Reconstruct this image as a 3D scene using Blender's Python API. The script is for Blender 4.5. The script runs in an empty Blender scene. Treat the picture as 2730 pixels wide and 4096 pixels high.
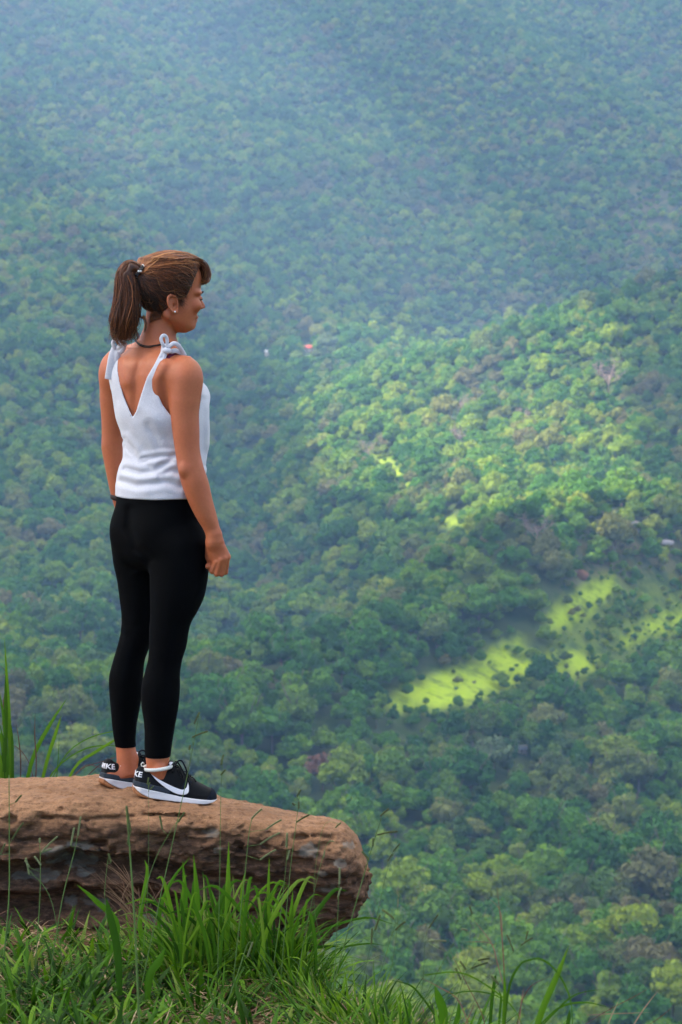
import bpy, math, random, time
import numpy as np
from mathutils import Vector, Matrix

T00 = time.time()
random.seed(7)
RNG = np.random.default_rng(11)
C = bpy.context.scene.collection
SC = bpy.context.scene

# ------------------------------------------------------------------ camera
FOC = 9671.0                     # focal length in photograph pixels
PITCH = math.radians(4.4)
CAM = np.array((0.0, -7.5, 1.5))
cam_data = bpy.data.cameras.new('camera')
cam_data.sensor_fit = 'VERTICAL'
cam_data.sensor_height = 36.0
cam_data.lens = 36.0 * FOC / 4096.0
cam_data.clip_start = 0.1
cam_data.clip_end = 12000
cam_data.dof.use_dof = True
cam_data.dof.focus_distance = 7.4
cam_data.dof.aperture_fstop = 10.0
cam = bpy.data.objects.new('camera', cam_data)
C.objects.link(cam)
cam.location = CAM
cam.rotation_euler = (math.pi / 2 - PITCH, 0, 0)
SC.camera = cam

# ------------------------------------------------------------------ sky and sun
SUN_EL = math.radians(45)
SUN_AZ = math.radians(-98)       # from +Y (away from camera) towards -X (left)
world = bpy.data.worlds.new('World')
SC.world = world
world.use_nodes = True
wn = world.node_tree
bg = wn.nodes['Background']
sky = wn.nodes.new('ShaderNodeTexSky')
sky.sky_type = 'NISHITA'
sky.sun_disc = False
sky.sun_elevation = SUN_EL
sky.sun_rotation = SUN_AZ
sky.altitude = 600
sky.air_density = 1.0
sky.dust_density = 2.0
wn.links.new(sky.outputs[0], bg.inputs[0])
bg.inputs[1].default_value = 0.11
sl = bpy.data.lights.new('sun', 'SUN')
sl.energy = 5.0
sl.angle = math.radians(0.5)
sl.color = (1.0, 0.91, 0.74)
sun = bpy.data.objects.new('sun', sl)
C.objects.link(sun)
SUN_DIR = Vector((math.sin(SUN_AZ) * math.cos(SUN_EL), math.cos(SUN_AZ) * math.cos(SUN_EL), math.sin(SUN_EL)))
sun.rotation_euler = SUN_DIR.to_track_quat('Z', 'Y').to_euler()
sun.location = (0, 0, 40)

SC.view_settings.view_transform = 'Standard'
SC.view_settings.look = 'None'
SC.view_settings.exposure = 1.72
SC.view_settings.gamma = 1.0
SC.view_settings.use_curve_mapping = False
SC.cycles.use_denoising = True
SC.cycles.max_bounces = 6
SC.cycles.diffuse_bounces = 3
SC.cycles.glossy_bounces = 2
SC.cycles.transmission_bounces = 4
SC.cycles.volume_bounces = 2
SC.cycles.transparent_max_bounces = 8
SC.cycles.caustics_reflective = False
SC.cycles.caustics_refractive = False

# ------------------------------------------------------------------ helpers
_cp, _sp = math.cos(PITCH), math.sin(PITCH)
def ray(px, py):
    u = (px - 1365.0) / FOC
    v = (2048.0 - py) / FOC
    return np.array((u, _cp + v * _sp, -_sp + v * _cp))
def W(px, py, y=0.0):
    """the point on the upright plane Y = y that the eye sees in direction (px, py)"""
    d = ray(px, py)
    return CAM + d * ((y - CAM[1]) / d[1])
def PXY(P):
    """direction (px, py) of world points (N,3)"""
    q = P - CAM
    f = q[:, 1] * _cp - q[:, 2] * _sp
    up = q[:, 1] * _sp + q[:, 2] * _cp
    return 1365.0 + FOC * q[:, 0] / f, 2048.0 - FOC * up / f

def tag(o, label=None, cat=None, group=None, kind=None):
    if label: o['label'] = label
    if cat: o['category'] = cat
    if group: o['group'] = group
    if kind: o['kind'] = kind
    return o
def empty(name, loc=(0, 0, 0), parent=None):
    o = bpy.data.objects.new(name, None)
    o.empty_display_size = 0.1
    o.location = loc
    C.objects.link(o)
    if parent: o.parent = parent
    return o
def mesh_obj(name, V, F, mat, parent=None, smooth=True, quads=None):
    me = bpy.data.meshes.new(name)
    V = np.asarray(V, dtype=np.float32)
    F = np.asarray(F, dtype=np.int32)
    n = F.shape[1]
    me.vertices.add(len(V)); me.vertices.foreach_set('co', V.ravel())
    me.loops.add(F.size); me.loops.foreach_set('vertex_index', F.ravel())
    me.polygons.add(len(F))
    me.polygons.foreach_set('loop_start', np.arange(0, F.size, n, dtype=np.int32))
    me.polygons.foreach_set('loop_total', np.full(len(F), n, dtype=np.int32))
    if smooth: me.polygons.foreach_set('use_smooth', np.ones(len(F), dtype=bool))
    me.update(calc_edges=True)
    me.materials.append(mat)
    o = bpy.data.objects.new(name, me)
    C.objects.link(o)
    if parent:
        o.parent = parent
    return o
def add_attr(o, name, vals, domain='POINT'):
    a = o.data.attributes.new(name, 'FLOAT', domain)
    a.data.foreach_set('value', np.asarray(vals, dtype=np.float32))

# --- node material helper
class NM:
    def __init__(s, name, rough=0.8, spec=0.3):
        s.m = bpy.data.materials.new(name); s.m.use_nodes = True
        s.t = s.m.node_tree; s.b = s.t.nodes['Principled BSDF']
        s.b.inputs['Roughness'].default_value = rough
        s.b.inputs['Specular IOR Level'].default_value = spec
    def n(s, typ, **kw):
        x = s.t.nodes.new('ShaderNode' + typ)
        for k, v in kw.items():
            if k in ('ins',):
                for i, val in v.items():
                    if isinstance(val, bpy.types.NodeSocket): s.t.links.new(val, x.inputs[i])
                    else: x.inputs[i].default_value = val
            else: setattr(x, k, v)
        return x
    def coord(s, scale=(1, 1, 1), kind='Object'):
        c = s.n('TexCoord')
        mp = s.n('Mapping', ins={0: c.outputs[kind], 3: scale})
        return mp.outputs[0]
    def noise(s, vec, scale, detail=4, rough=0.55, dist=0.0):
        return s.n('TexNoise', ins={'Vector': vec, 'Scale': scale, 'Detail': detail, 'Roughness': rough, 'Distortion': dist}).outputs[0]
    def ramp(s, fac, stops):
        r = s.n('ValToRGB', ins={0: fac})
        e = r.color_ramp.elements
        while len(e) < len(stops): e.new(0.5)
        for i, (p, c) in enumerate(stops):
            e[i].position = p
            e[i].color = (c[0], c[1], c[2], 1) if not isinstance(c, (int, float)) else (c, c, c, 1)
        return r.outputs[0]
    def mix(s, fac, a, b, blend='MIX'):
        x = s.n('Mix', data_type='RGBA', blend_type=blend)
        for i, v in ((0, fac), (6, a), (7, b)):
            if isinstance(v, bpy.types.NodeSocket): s.t.links.new(v, x.inputs[i])
            else: x.inputs[i].default_value = v if isinstance(v, (int, float)) else (v[0], v[1], v[2], 1)
        return x.outputs[2]
    def math(s, op, a, b=0.0):
        return s.n('Math', operation=op, ins={0: a, 1: b}).outputs[0]
    def color(s, c):
        if isinstance(c, bpy.types.NodeSocket): s.t.links.new(c, s.b.inputs['Base Color'])
        else: s.b.inputs['Base Color'].default_value = (c[0], c[1], c[2], 1)
        return s
    def bump(s, h, strength=0.3, dist=0.01):
        x = s.n('Bump', ins={'Strength': strength, 'Distance': dist, 'Height': h})
        s.t.links.new(x.outputs[0], s.b.inputs['Normal'])
        return s

# --- value noise, fully vectorised
_NT = RNG.random((64, 64, 64)).astype(np.float32)
def vnoise(P):
    i = np.floor(P).astype(np.int64); f = (P - i).astype(np.float32)
    f = f * f * (3 - 2 * f)
    x0, y0, z0 = (i[:, k] & 63 for k in range(3))
    x1, y1, z1 = ((i[:, k] + 1) & 63 for k in range(3))
    fx, fy, fz = f[:, 0], f[:, 1], f[:, 2]
    a = _NT[x0, y0, z0] * (1 - fx) + _NT[x1, y0, z0] * fx
    b = _NT[x0, y1, z0] * (1 - fx) + _NT[x1, y1, z0] * fx
    c = _NT[x0, y0, z1] * (1 - fx) + _NT[x1, y0, z1] * fx
    d = _NT[x0, y1, z1] * (1 - fx) + _NT[x1, y1, z1] * fx
    return (a * (1 - fy) + b * fy) * (1 - fz) + (c * (1 - fy) + d * fy) * fz
def fbm(P, octaves=4, gain=0.5):
    s = 0; a = 1.0; t = 0
    Q = np.array(P, dtype=np.float64)
    for k in range(octaves):
        s = s + a * (vnoise(Q) - 0.5); t += a
        a *= gain; Q = Q * 2.03 + 17.3
    return s / t * 2

# --- signed distance modelling
def tab(zs, vals, n=400):
    """smooth curve through (zs, vals) by cubic Hermite; zs ascending"""
    zs = np.asarray(zs, float); v = np.asarray(vals, float)
    o = np.argsort(zs); zs = zs[o]; v = v[o]
    m = np.gradient(v, zs)
    q = np.linspace(zs[0], zs[-1], n)
    k = np.clip(np.searchsorted(zs, q, 'right') - 1, 0, len(zs) - 2)
    h = zs[k + 1] - zs[k]; t = (q - zs[k]) / h
    r = (2*t**3 - 3*t**2 + 1) * v[k] + (t**3 - 2*t**2 + t) * h * m[k] + (-2*t**3 + 3*t**2) * v[k + 1] + (t**3 - t**2) * h * m[k + 1]
    return q, r
def ell2(u, v, A, B, p=2.0):
    if p == 2.0:
        k1 = np.sqrt((u / A) ** 2 + (v / B) ** 2)
        k2 = np.sqrt((u / A ** 2) ** 2 + (v / B ** 2) ** 2) + 1e-9
        return k1 * (k1 - 1) / k2
    k1 = ((np.abs(u) / A) ** p + (np.abs(v) / B) ** p) ** (1 / p)
    return (k1 - 1) * np.minimum(A, B)
class Loft:
    """stack of upright ellipses: per height z a centre, two half axes, turned by ang (facing from +Y to +X)"""
    def __init__(s, z, cx, cy, A, B, ang=0.0, p=2.0):
        s.q, s.cx = tab(z, cx); s.cy = tab(z, cy)[1]; s.A = tab(z, A)[1]; s.B = tab(z, B)[1]
        s.z0, s.z1 = min(z), max(z); s.c, s.s_ = math.cos(ang), math.sin(ang); s.p = p
    def __call__(s, P):
        z = P[:, 2]
        g = lambda t: np.interp(z, s.q, t)
        x = P[:, 0] - g(s.cx); y = P[:, 1] - g(s.cy)
        u = x * s.c - y * s.s_; v = x * s.s_ + y * s.c
        d = ell2(u, v, np.maximum(g(s.A), 1e-3), np.maximum(g(s.B), 1e-3), s.p)
        return np.maximum(d, np.maximum(z - s.z1, s.z0 - z))
def ellipsoid(P, c, r, M=None):
    q = P - np.asarray(c)
    if M is not None: q = q @ M.T
    r = np.asarray(r, float)
    k1 = np.sqrt(((q / r) ** 2).sum(1)); k2 = np.sqrt(((q / r ** 2) ** 2).sum(1)) + 1e-9
    return k1 * (k1 - 1) / k2
def cone(P, a, b, ra, rb):
    a = np.asarray(a, float); b = np.asarray(b, float); d = b - a
    t = np.clip(((P - a) @ d) / (d @ d), 0, 1)
    return np.linalg.norm(P - a - t[:, None] * d, axis=1) - (ra + (rb - ra) * t)
def chain(P, pts, rad, k=0.004):
    d = None
    for i in range(len(pts) - 1):
        e = cone(P, pts[i], pts[i + 1], rad[i], rad[i + 1])
        d = e if d is None else smin(d, e, k)
    return d
def smin(a, b, k):
    h = np.clip(0.5 + 0.5 * (b - a) / k, 0, 1)
    return b + (a - b) * h - k * h * (1 - h)
def smax(a, b, k): return -smin(-a, -b, k)
def poly_sd(x, y, pts):
    """signed distance to a closed 2-D polygon (negative inside)"""
    pts = np.asarray(pts, float); n = len(pts)
    d = np.full(len(x), 1e18); s = np.ones(len(x))
    for i in range(n):
        a = pts[i]; b = pts[i - 1]; e = b - a
        wx, wy = x - a[0], y - a[1]
        t = np.clip((wx * e[0] + wy * e[1]) / (e @ e), 0, 1)
        d = np.minimum(d, (wx - e[0] * t) ** 2 + (wy - e[1] * t) ** 2)
        c1 = y >= a[1]; c2 = y < b[1]; c3 = e[0] * wy > e[1] * wx
        s = np.where((c1 & c2 & c3) | (~c1 & ~c2 & ~c3), -s, s)
    return s * np.sqrt(d)
def line_d(x, y, pts):
    d = np.full(len(x), 1e18)
    for a, b in zip(pts[:-1], pts[1:]):
        a = np.asarray(a, float); b = np.asarray(b, float); e = b - a
        wx, wy = x - a[0], y - a[1]
        t = np.clip((wx * e[0] + wy * e[1]) / (e @ e), 0, 1)
        d = np.minimum(d, (wx - e[0] * t) ** 2 + (wy - e[1] * t) ** 2)
    return np.sqrt(d)

def polygonise(f, lo, hi, h, coarse=4, reach=2.2):
    """surface nets over a sparse grid: evaluates f near its zero set only"""
    lo = np.asarray(lo, float); hi = np.asarray(hi, float)
    H = h * coarse
    nc = np.ceil((hi - lo) / H).astype(int) + 1
    ax = [lo[k] + np.arange(nc[k]) * H + H * 0.5 - h * 0.5 for k in range(3)]
    G = np.stack(np.meshgrid(*ax, indexing='ij'), -1).reshape(-1, 3)
    dc = f(G).reshape(nc).astype(np.float32)
    act = np.abs(dc) < H * reach
    n = nc * coarse
    D = np.repeat(np.repeat(np.repeat(np.where(dc > 0, 1.0, -1.0).astype(np.float32), coarse, 0), coarse, 1), coarse, 2)
    M = np.repeat(np.repeat(np.repeat(act, coarse, 0), coarse, 1), coarse, 2)
    idx = np.argwhere(M)
    P = lo + idx * h
    vals = np.empty(len(P), dtype=np.float32)
    for a in range(0, len(P), 400000): vals[a:a + 400000] = f(P[a:a + 400000])
    D[M] = vals
    D[0] = D[-1] = 1; D[:, 0] = D[:, -1] = 1; D[:, :, 0] = D[:, :, -1] = 1
    S = D < 0
    cell = np.zeros(np.array(S.shape) - 1, dtype=np.uint8)
    for dx in (0, 1):
        for dy in (0, 1):
            for dz in (0, 1):
                cell += S[dx:S.shape[0] - 1 + dx, dy:S.shape[1] - 1 + dy, dz:S.shape[2] - 1 + dz]
    ci = np.argwhere((cell > 0) & (cell < 8))
    acc = np.zeros((len(ci), 3)); cnt = np.zeros(len(ci))
    corners = [(0,0,0),(1,0,0),(0,1,0),(1,1,0),(0,0,1),(1,0,1),(0,1,1),(1,1,1)]
    val = [D[ci[:, 0] + c[0], ci[:, 1] + c[1], ci[:, 2] + c[2]] for c in corners]
    for a in range(8):
        for k in range(3):
            if corners[a][k] == 0:
                b = a | (1 << k)
                va, vb = val[a], val[b]
                m = (va < 0) != (vb < 0)
                t = np.where(m, va / np.where(m, va - vb, 1), 0)
                p = np.tile(np.array(corners[a], float), (len(ci), 1)); p[:, k] = t
                acc[m] += p[m]; cnt[m] += 1
    V = lo + (ci + acc / cnt[:, None]) * h
    ID = np.full(cell.shape, -1, dtype=np.int32)
    ID[ci[:, 0], ci[:, 1], ci[:, 2]] = np.arange(len(ci))
    F = []
    for k in range(3):
        sl0 = [slice(None)] * 3; sl1 = [slice(None)] * 3
        sl0[k] = slice(0, -1); sl1[k] = slice(1, None)
        a, b = S[tuple(sl0)], S[tuple(sl1)]
        e = np.argwhere(a != b)
        i, j = (k + 1) % 3, (k + 2) % 3
        ok = (e[:, i] > 0) & (e[:, j] > 0) & (e[:, i] < cell.shape[i]) & (e[:, j] < cell.shape[j])
        e = e[ok]
        flip = a[e[:, 0], e[:, 1], e[:, 2]]
        def g(di, dj):
            q = e.copy(); q[:, i] -= di; q[:, j] -= dj
            return ID[q[:, 0], q[:, 1], q[:, 2]]
        q = np.stack([g(1, 1), g(0, 1), g(0, 0), g(1, 0)], 1)
        q[~flip] = q[~flip][:, ::-1]
        F.append(q)
    F = np.concatenate(F)
    F = F[(F >= 0).all(1)]
    return V, F
def sdf_obj(name, f, lo, hi, h, mat, parent=None, coarse=4, reach=2.2):
    V, F = polygonise(f, lo, hi, h, coarse, reach)
    return mesh_obj(name, V, F, mat, parent)

def catmull(pts, n):
    P = np.asarray(pts, float); m = len(P)
    t = np.linspace(0, m - 1, n); k = np.clip(t.astype(int), 0, m - 2); f = (t - k)[:, None]
    Q = np.vstack([2 * P[0] - P[1], P, 2 * P[-1] - P[-2]])
    p0, p1, p2, p3 = Q[k], Q[k + 1], Q[k + 2], Q[k + 3]
    return 0.5 * ((2 * p1) + (-p0 + p2) * f + (2*p0 - 5*p1 + 4*p2 - p3) * f**2 + (-p0 + 3*p1 - 3*p2 + p3) * f**3)
def tube(path, ra, rb=None, up=(0, 0, 1), sides=8, close=True):
    """swept flattened tube along path (n,3); ra, rb half sizes (scalars or arrays). returns V, F"""
    P = np.asarray(path, float); n = len(P)
    ra = np.broadcast_to(ra, n); rb = ra if rb is None else np.broadcast_to(rb, n)
    T = np.gradient(P, axis=0); T /= np.linalg.norm(T, axis=1)[:, None] + 1e-9
    U = np.asarray(up, float)
    A = np.cross(T, U); A /= np.linalg.norm(A, axis=1)[:, None] + 1e-9
    B = np.cross(A, T)
    a = np.linspace(0, 2 * math.pi, sides, endpoint=False)
    V = (P[:, None] + A[:, None] * (np.cos(a)[None, :, None] * ra[:, None, None]) + B[:, None] * (np.sin(a)[None, :, None] * rb[:, None, None])).reshape(-1, 3)
    F = []
    for i in range(n - 1):
        for j in range(sides):
            k = (j + 1) % sides
            F.append((i * sides + j, i * sides + k, (i + 1) * sides + k, (i + 1) * sides + j))
    if close:
        V = np.vstack([V, P[:1], P[-1:]])
        e = len(V) - 2
        for j in range(sides):
            k = (j + 1) % sides
            F.append((e, k, j, j)); F.append((e + 1, (n - 1) * sides + j, (n - 1) * sides + k, (n - 1) * sides + k))
    return V, np.array(F)
def join(parts):
    V, F, o = [], [], 0
    for v, f in parts:
        V.append(v); F.append(np.asarray(f) + o); o += len(v)
    return np.vstack(V), np.vstack(F)
# ================================================================== the valley
t_ = time.time()
# distance (m) and height (m) of the slope as it climbs away from the viewer
_PD = [-400, -60, 0, 25, 80, 200, 380, 560, 700, 900, 1200, 1500, 1850, 2250, 3300, 4600, 5200]
_PZ = [-12, -6, -5, -18, -62, -128, -158, -166, -168, -160, -137, -93, -20, 66, 437, 905, 980]
_TD, _TZ = tab(_PD, _PZ, 1200)
def terrain_z(x, y):
    x = np.asarray(x, float); y = np.asarray(y, float)
    D = y + 7.5
    z = np.interp(D, _TD, _TZ)
    P = np.stack([x, y, np.zeros_like(x)], 1)
    far = np.clip((D - 250) / 900, 0, 1)
    # ravines and ribs running down the slope, slightly aslant
    s = x * .9 - y * .42
    warp = 140 * fbm(P / 520, 3)
    rib = np.sin((s + warp) / 105.0) * 27 + np.sin((s * .6 + warp * 1.4 + 60) / 47.0) * 7
    z = z + far * (rib + 44 * fbm(P / 380 + 5, 4) + 10 * fbm(P / 90 + 9, 3))
    # the spur that stands out on the right, with a hollow behind its crest
    u = x - (60 + (D - 1300) * .05)
    spur = np.exp(-((D - 1760) / 170) ** 2) / (1 + np.exp(-(u + 20) / 60))
    z = z + 44 * spur
    hol = np.exp(-((D - 2120) / 150) ** 2) / (1 + np.exp(-(u + 20) / 80))
    z = z - 80 * hol
    rv = np.exp(-((x + .10 * (D - 1500) + 60) / 55) ** 2) * np.clip((D - 900) / 400, 0, 1) * np.clip((2600 - D) / 500, 0, 1)
    z = z - 52 * rv
    r2 = np.exp(-(((D - 1050) - 1.1 * (x - 60)) / 75) ** 2) * np.clip((x + 10) / 90, 0, 1)
    z = z + 44 * r2
    r3 = np.sin((D * .55 + x * 1.2) / 88.0 + 2.2 * fbm(P / 700 + 2, 2)) * np.clip((D - 2250) / 500, 0, 1)
    z = z + 34 * r3
    lo = np.exp(-((D - 1230) / 150) ** 2) / (1 + np.exp((x - 30) / 60))
    z = z - 14 * lo
    return z

# clearings where bright grass shows between the trees, given by direction seen
CLEAR = [[(1520,2815),(1640,2750),(1740,2705),(1830,2665),(1960,2620),(2070,2555),(2110,2600),(2160,2650),(2150,2700),(2040,2750),(1940,2790),(1830,2825),(1740,2850),(1680,2825),(1600,2850)],
         [(2180,2500),(2260,2400),(2360,2325),(2450,2295),(2460,2370),(2370,2440),(2280,2520),(2210,2550)],
         [(2480,2560),(2600,2480),(2730,2400),(2760,2500),(2620,2560),(2500,2600)],
         [(2160,2640),(2290,2600),(2420,2640),(2400,2700),(2250,2720)],
         [(1480,1820),(1520,1810),(1590,1870),(1640,1935),(1655,1960),(1630,1950),(1570,1885)],
         [(1740,2040),(1820,2080),(1900,2140),(1880,2150),(1780,2090)]]
THIN = [[(1900,3330),(2060,3300),(2120,3440),(1960,3500)],[(2540,3330),(2680,3260),(2790,3300),(2790,3480),(2600,3450)],[(1560,3400),(1700,3360),(1740,3470),(1580,3500)],[(2330,3380),(2430,3340),(2460,3430),(2350,3460)],
        [(2120,2680),(2200,2560),(2330,2450),(2500,2340),(2780,2300),(2780,2560),(2560,2660),(2420,2740),(2250,2780)],[(1880,2300),(2050,2260),(2080,2330),(1900,2360)],[(1320,2350),(1450,2330),(1480,2450),(1340,2470)],[(2280,1650),(2480,1620),(2560,1760),(2380,1830)]]
BROWN = [[(2180,2260),(2300,2180),(2480,2080),(2620,2080),(2740,2160),(2740,2300),(2560,2310),(2420,2330),(2280,2360)],
         [(185,2530),(290,2520),(420,2560),(380,2640),(230,2640)], [(990,2720),(1140,2710),(1130,2770),(1010,2790)],
         [(270,1960),(400,1970),(410,2000),(280,2000)], [(2440,880),(2600,620),(2740,480),(2740,1080),(2620,1120),(2500,1220)],
         [(2440,3500),(2620,3440),(2740,3480),(2740,3600),(2560,3640)]]
def clear_amount(px, py, polys, soft=10):
    a = np.zeros(len(px))
    for p in polys: a = np.maximum(a, 1 / (1 + np.exp(np.clip(poly_sd(px, py, p) / soft, -30, 30))))
    return a

# one sheet of land, finer where it is seen
ys = np.concatenate([np.linspace(-420, -20, 12, endpoint=False), np.linspace(-20, 60, 24, endpoint=False), np.linspace(60, 520, 46, endpoint=False), np.geomspace(520, 5000, 330)])
us = np.concatenate([np.linspace(-1.2, -.2, 30, endpoint=False), np.linspace(-.2, .2, 200, endpoint=False), np.linspace(.2, 1.2, 30)])
Y, U = np.meshgrid(ys, us, indexing='ij'); X = U * (np.maximum(Y, 0) + 120)
Z = terrain_z(X.ravel(), Y.ravel())
LV = np.stack([X.ravel(), Y.ravel(), Z], 1)
ny, nx = Y.shape
ii, jj = np.meshgrid(np.arange(ny - 1), np.arange(nx - 1), indexing='ij')
b_ = (ii * nx + jj).ravel()
LF = np.stack([b_, b_ + 1, b_ + nx + 1, b_ + nx], 1)
px, py = PXY(LV); px = np.where(LV[:, 1] < 100, -9999, px)
M_LAND = NM('hillside_grass', .95, .1)
ga = M_LAND.n('Attribute', attribute_name='grass').outputs['Fac']; br = M_LAND.n('Attribute', attribute_name='scrub').outputs['Fac']
_v = M_LAND.coord(); n1 = M_LAND.noise(_v, .05, 5); n2 = M_LAND.noise(_v, .4, 4)
c = M_LAND.mix(n1, (.030, .052, .016), (.062, .082, .028))
c = M_LAND.mix(br, c, M_LAND.mix(n2, (.13, .09, .05), (.19, .14, .085)))
n3 = M_LAND.noise(_v, .11, 5, .65)
c = M_LAND.mix(M_LAND.ramp(n3, [(.42, .85), (.54, 0)]), c, (.020, .050, .012))
ga = M_LAND.math('MULTIPLY', ga, M_LAND.ramp(n3, [(.34, .25), (.50, 1)]))
c = M_LAND.mix(ga, c, M_LAND.mix(n2, (.20, .32, .010), (.38, .47, .018)))
M_LAND.color(c)
land = mesh_obj('hillside', LV, LF, M_LAND.m)
_gn = 26 * fbm(LV / 22, 3)
add_attr(land, 'grass', np.maximum(clear_amount(px + _gn, py + _gn, CLEAR, 9), .30 * clear_amount(px, py, THIN, 30))); add_attr(land, 'scrub', clear_amount(px, py, BROWN, 25) * .55)
tag(land, kind='structure')

# ---- tree crowns
def crown_mesh(name, seed, R, Hh, lumps, per, leaf, mat, flat_=1.0, bare=False, wide=1.0):
    """leaf clumps spread over many lobes, round a sparse inner core"""
    r = np.random.default_rng(seed)
    V, F, T = [], [], []
    o = 0
    cs = []
    for i in range(lumps):
        a = r.uniform(0, 2 * math.pi); q = math.sqrt(r.uniform(0, 1)) * .72
        hz = (1 - q * q) * r.uniform(.25, 1.0)
        rad = R * r.uniform(.24, .42) * (1.12 - .4 * q)
        cs.append((R * q * math.cos(a) * wide, R * q * math.sin(a), Hh * (.42 + .42 * hz), rad, r.uniform(0, 1)))
    cs.append((0, 0, Hh * .55, R * .55, .3))
    for cx, cy, cz, rad, tn in cs:
        d = r.normal(0, 1, (per, 3)); d[:, 2] += .25; d /= np.linalg.norm(d, axis=1)[:, None]
        rr = rad * r.uniform(.72, 1.12, per)
        p = np.array((cx, cy, cz)) + d * rr[:, None] * (1, 1, .82 * flat_)
        nrm = d + r.normal(0, .55, (per, 3)); nrm /= np.linalg.norm(nrm, axis=1)[:, None]
        t1 = np.cross(nrm, r.normal(0, 1, (per, 3))); t1 /= np.linalg.norm(t1, axis=1)[:, None]; t2 = np.cross(nrm, t1)
        s = leaf * r.uniform(.6, 1.5, per)[:, None]
        q = np.stack([p - t1 * s, p - t2 * s * .62, p + t1 * s, p + t2 * s * .62], 1)
        q[:, 1] += nrm * s * .15
        V.append(q.reshape(-1, 3)); F.append(np.arange(per * 4).reshape(-1, 4) + o); o += per * 4
        T.append(np.repeat(np.clip(tn + r.normal(0, .15, per), 0, 1), 4))
    # inner core, keeps the middle of the crown closed
    n, m = 6, 10
    cv = []
    for i in range(n + 1):
        for j in range(m):
            a = math.pi * i / n; b = 2 * math.pi * j / m; k = R * .60 * r.uniform(.8, 1.1)
            cv.append((k * math.sin(a) * math.cos(b) * wide, k * math.sin(a) * math.sin(b), Hh * .56 + k * .72 * math.cos(a) * Hh / (2.1 * R)))
    cf = [(i * m + j, (i + 1) * m + j, (i + 1) * m + (j + 1) % m, i * m + (j + 1) % m) for i in range(n) for j in range(m)]
    V.append(np.array(cv)); F.append(np.array(cf) + o); T.append(np.full(len(cv), .25))
    me = mesh_obj(name, np.vstack(V), np.vstack(F), mat, smooth=False)
    add_attr(me, 'tone', np.concatenate(T))
    return me
def trunk_parts(seed, R, Hh, twigs=0, thick=.028):
    r = np.random.default_rng(seed); parts = []
    parts.append(tube(catmull([(0, 0, -1.5), (r.normal(0, .15), r.normal(0, .15), Hh * .25), (r.normal(0, .3), r.normal(0, .3), Hh * .6)], 7), np.linspace(Hh * thick, Hh * thick * .5, 7), sides=6))
    tips = []
    for i in range(7 if twigs else 5):
        a = i * 2.4 + r.uniform(0, 1); e = np.array((math.cos(a) * R * .75, math.sin(a) * R * .75, Hh * r.uniform(.62, .97)))
        b = np.array((0, 0, Hh * r.uniform(.25, .5)))
        mid = (b + e) / 2 + r.normal(0, .05 * R, 3) + (0, 0, -.04 * Hh)
        pth = catmull([b, mid, e], 7)
        parts.append(tube(pth, np.linspace(Hh * thick * .5, Hh * thick * .12, 7), sides=5)); tips.append(pth)
    for i in range(twigs):
        pth = tips[r.integers(0, len(tips))]; b = pth[r.integers(2, 7)]
        d = r.normal(0, 1, 3); d[2] = abs(d[2]) * .8; d /= np.linalg.norm(d)
        e = b + d * R * r.uniform(.2, .5)
        parts.append(tube(catmull([b, (b + e) / 2 + r.normal(0, .03 * R, 3), e], 4), np.linspace(Hh * .006, Hh * .0025, 4), sides=3))
    return join(parts)

def leaf_mat(name, stops, hue=.5):
    m = NM(name, .75, .2)
    oi = m.n('ObjectInfo'); tn = m.n('Attribute', attribute_name='tone').outputs['Fac']
    geo = m.n('NewGeometry')
    big = m.noise(m.n('Mapping', ins={0: oi.outputs['Location'], 3: (.006, .006, .006)}).outputs[0], 1.0, 3)
    f = m.math('ADD', m.math('MULTIPLY', oi.outputs['Random'], .54), m.math('MULTIPLY', big, .95))
    f = m.math('SUBTRACT', f, .25)
    c = m.ramp(f, stops)
    if len(stops) > 3:
        pn = m.noise(m.n('Mapping', ins={0: oi.outputs['Location'], 3: (.017, .017, .017)}).outputs[0], 1.0, 4, .6)
        c = m.mix(m.ramp(m.math('ADD', pn, m.math('MULTIPLY', oi.outputs['Random'], .12)), [(.60, 0), (.72, .75)]), c, (.125, .092, .055))
        c = m.mix(m.ramp(pn, [(.30, .7), (.40, 0)]), c, (.15, .205, .030))
    c2 = m.mix(m.math('MULTIPLY', tn, .75), c, m.n('HueSaturation', ins={'Hue': .487, 'Saturation': 1.05, 'Value': 2.1, 'Color': c}).outputs[0])
    m.color(c2)
    tr = m.n('BsdfTranslucent', ins={0: c2})
    mx = m.n('MixShader', ins={0: .3, 1: m.b.outputs[0], 2: tr.outputs[0]})
    m.t.links.new(mx.outputs[0], m.t.nodes['Material Output'].inputs[0])
    return m
GREEN = [(0, (.007, .040, .010)), (.2, (.018, .080, .012)), (.42, (.042, .128, .014)), (.62, (.092, .178, .016)), (.78, (.165, .225, .022)), (.9, (.13, .12, .038)), (1.0, (.18, .12, .06))]
M_LEAF = leaf_mat('forest_leaves', GREEN)
M_BROWNLEAF = leaf_mat('reddish_leaves', [(0, (.085, .045, .030)), (1, (.13, .070, .045))])
M_LIMELEAF = leaf_mat('lime_leaves', [(0, (.15, .21, .025)), (1, (.19, .25, .03))])
M_PALELEAF = leaf_mat('pale_leaves', [(0, (.075, .115, .055)), (1, (.10, .14, .06))])
M_BARK = NM('bark', .9, .1); M_BARK.color(M_BARK.mix(M_BARK.noise(M_BARK.coord(), 3, 4), (.10, .075, .055), (.20, .16, .13)))
M_TWIG = NM('bare_twigs', .9, .1); M_TWIG.color((.34, .25, .21))

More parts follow.
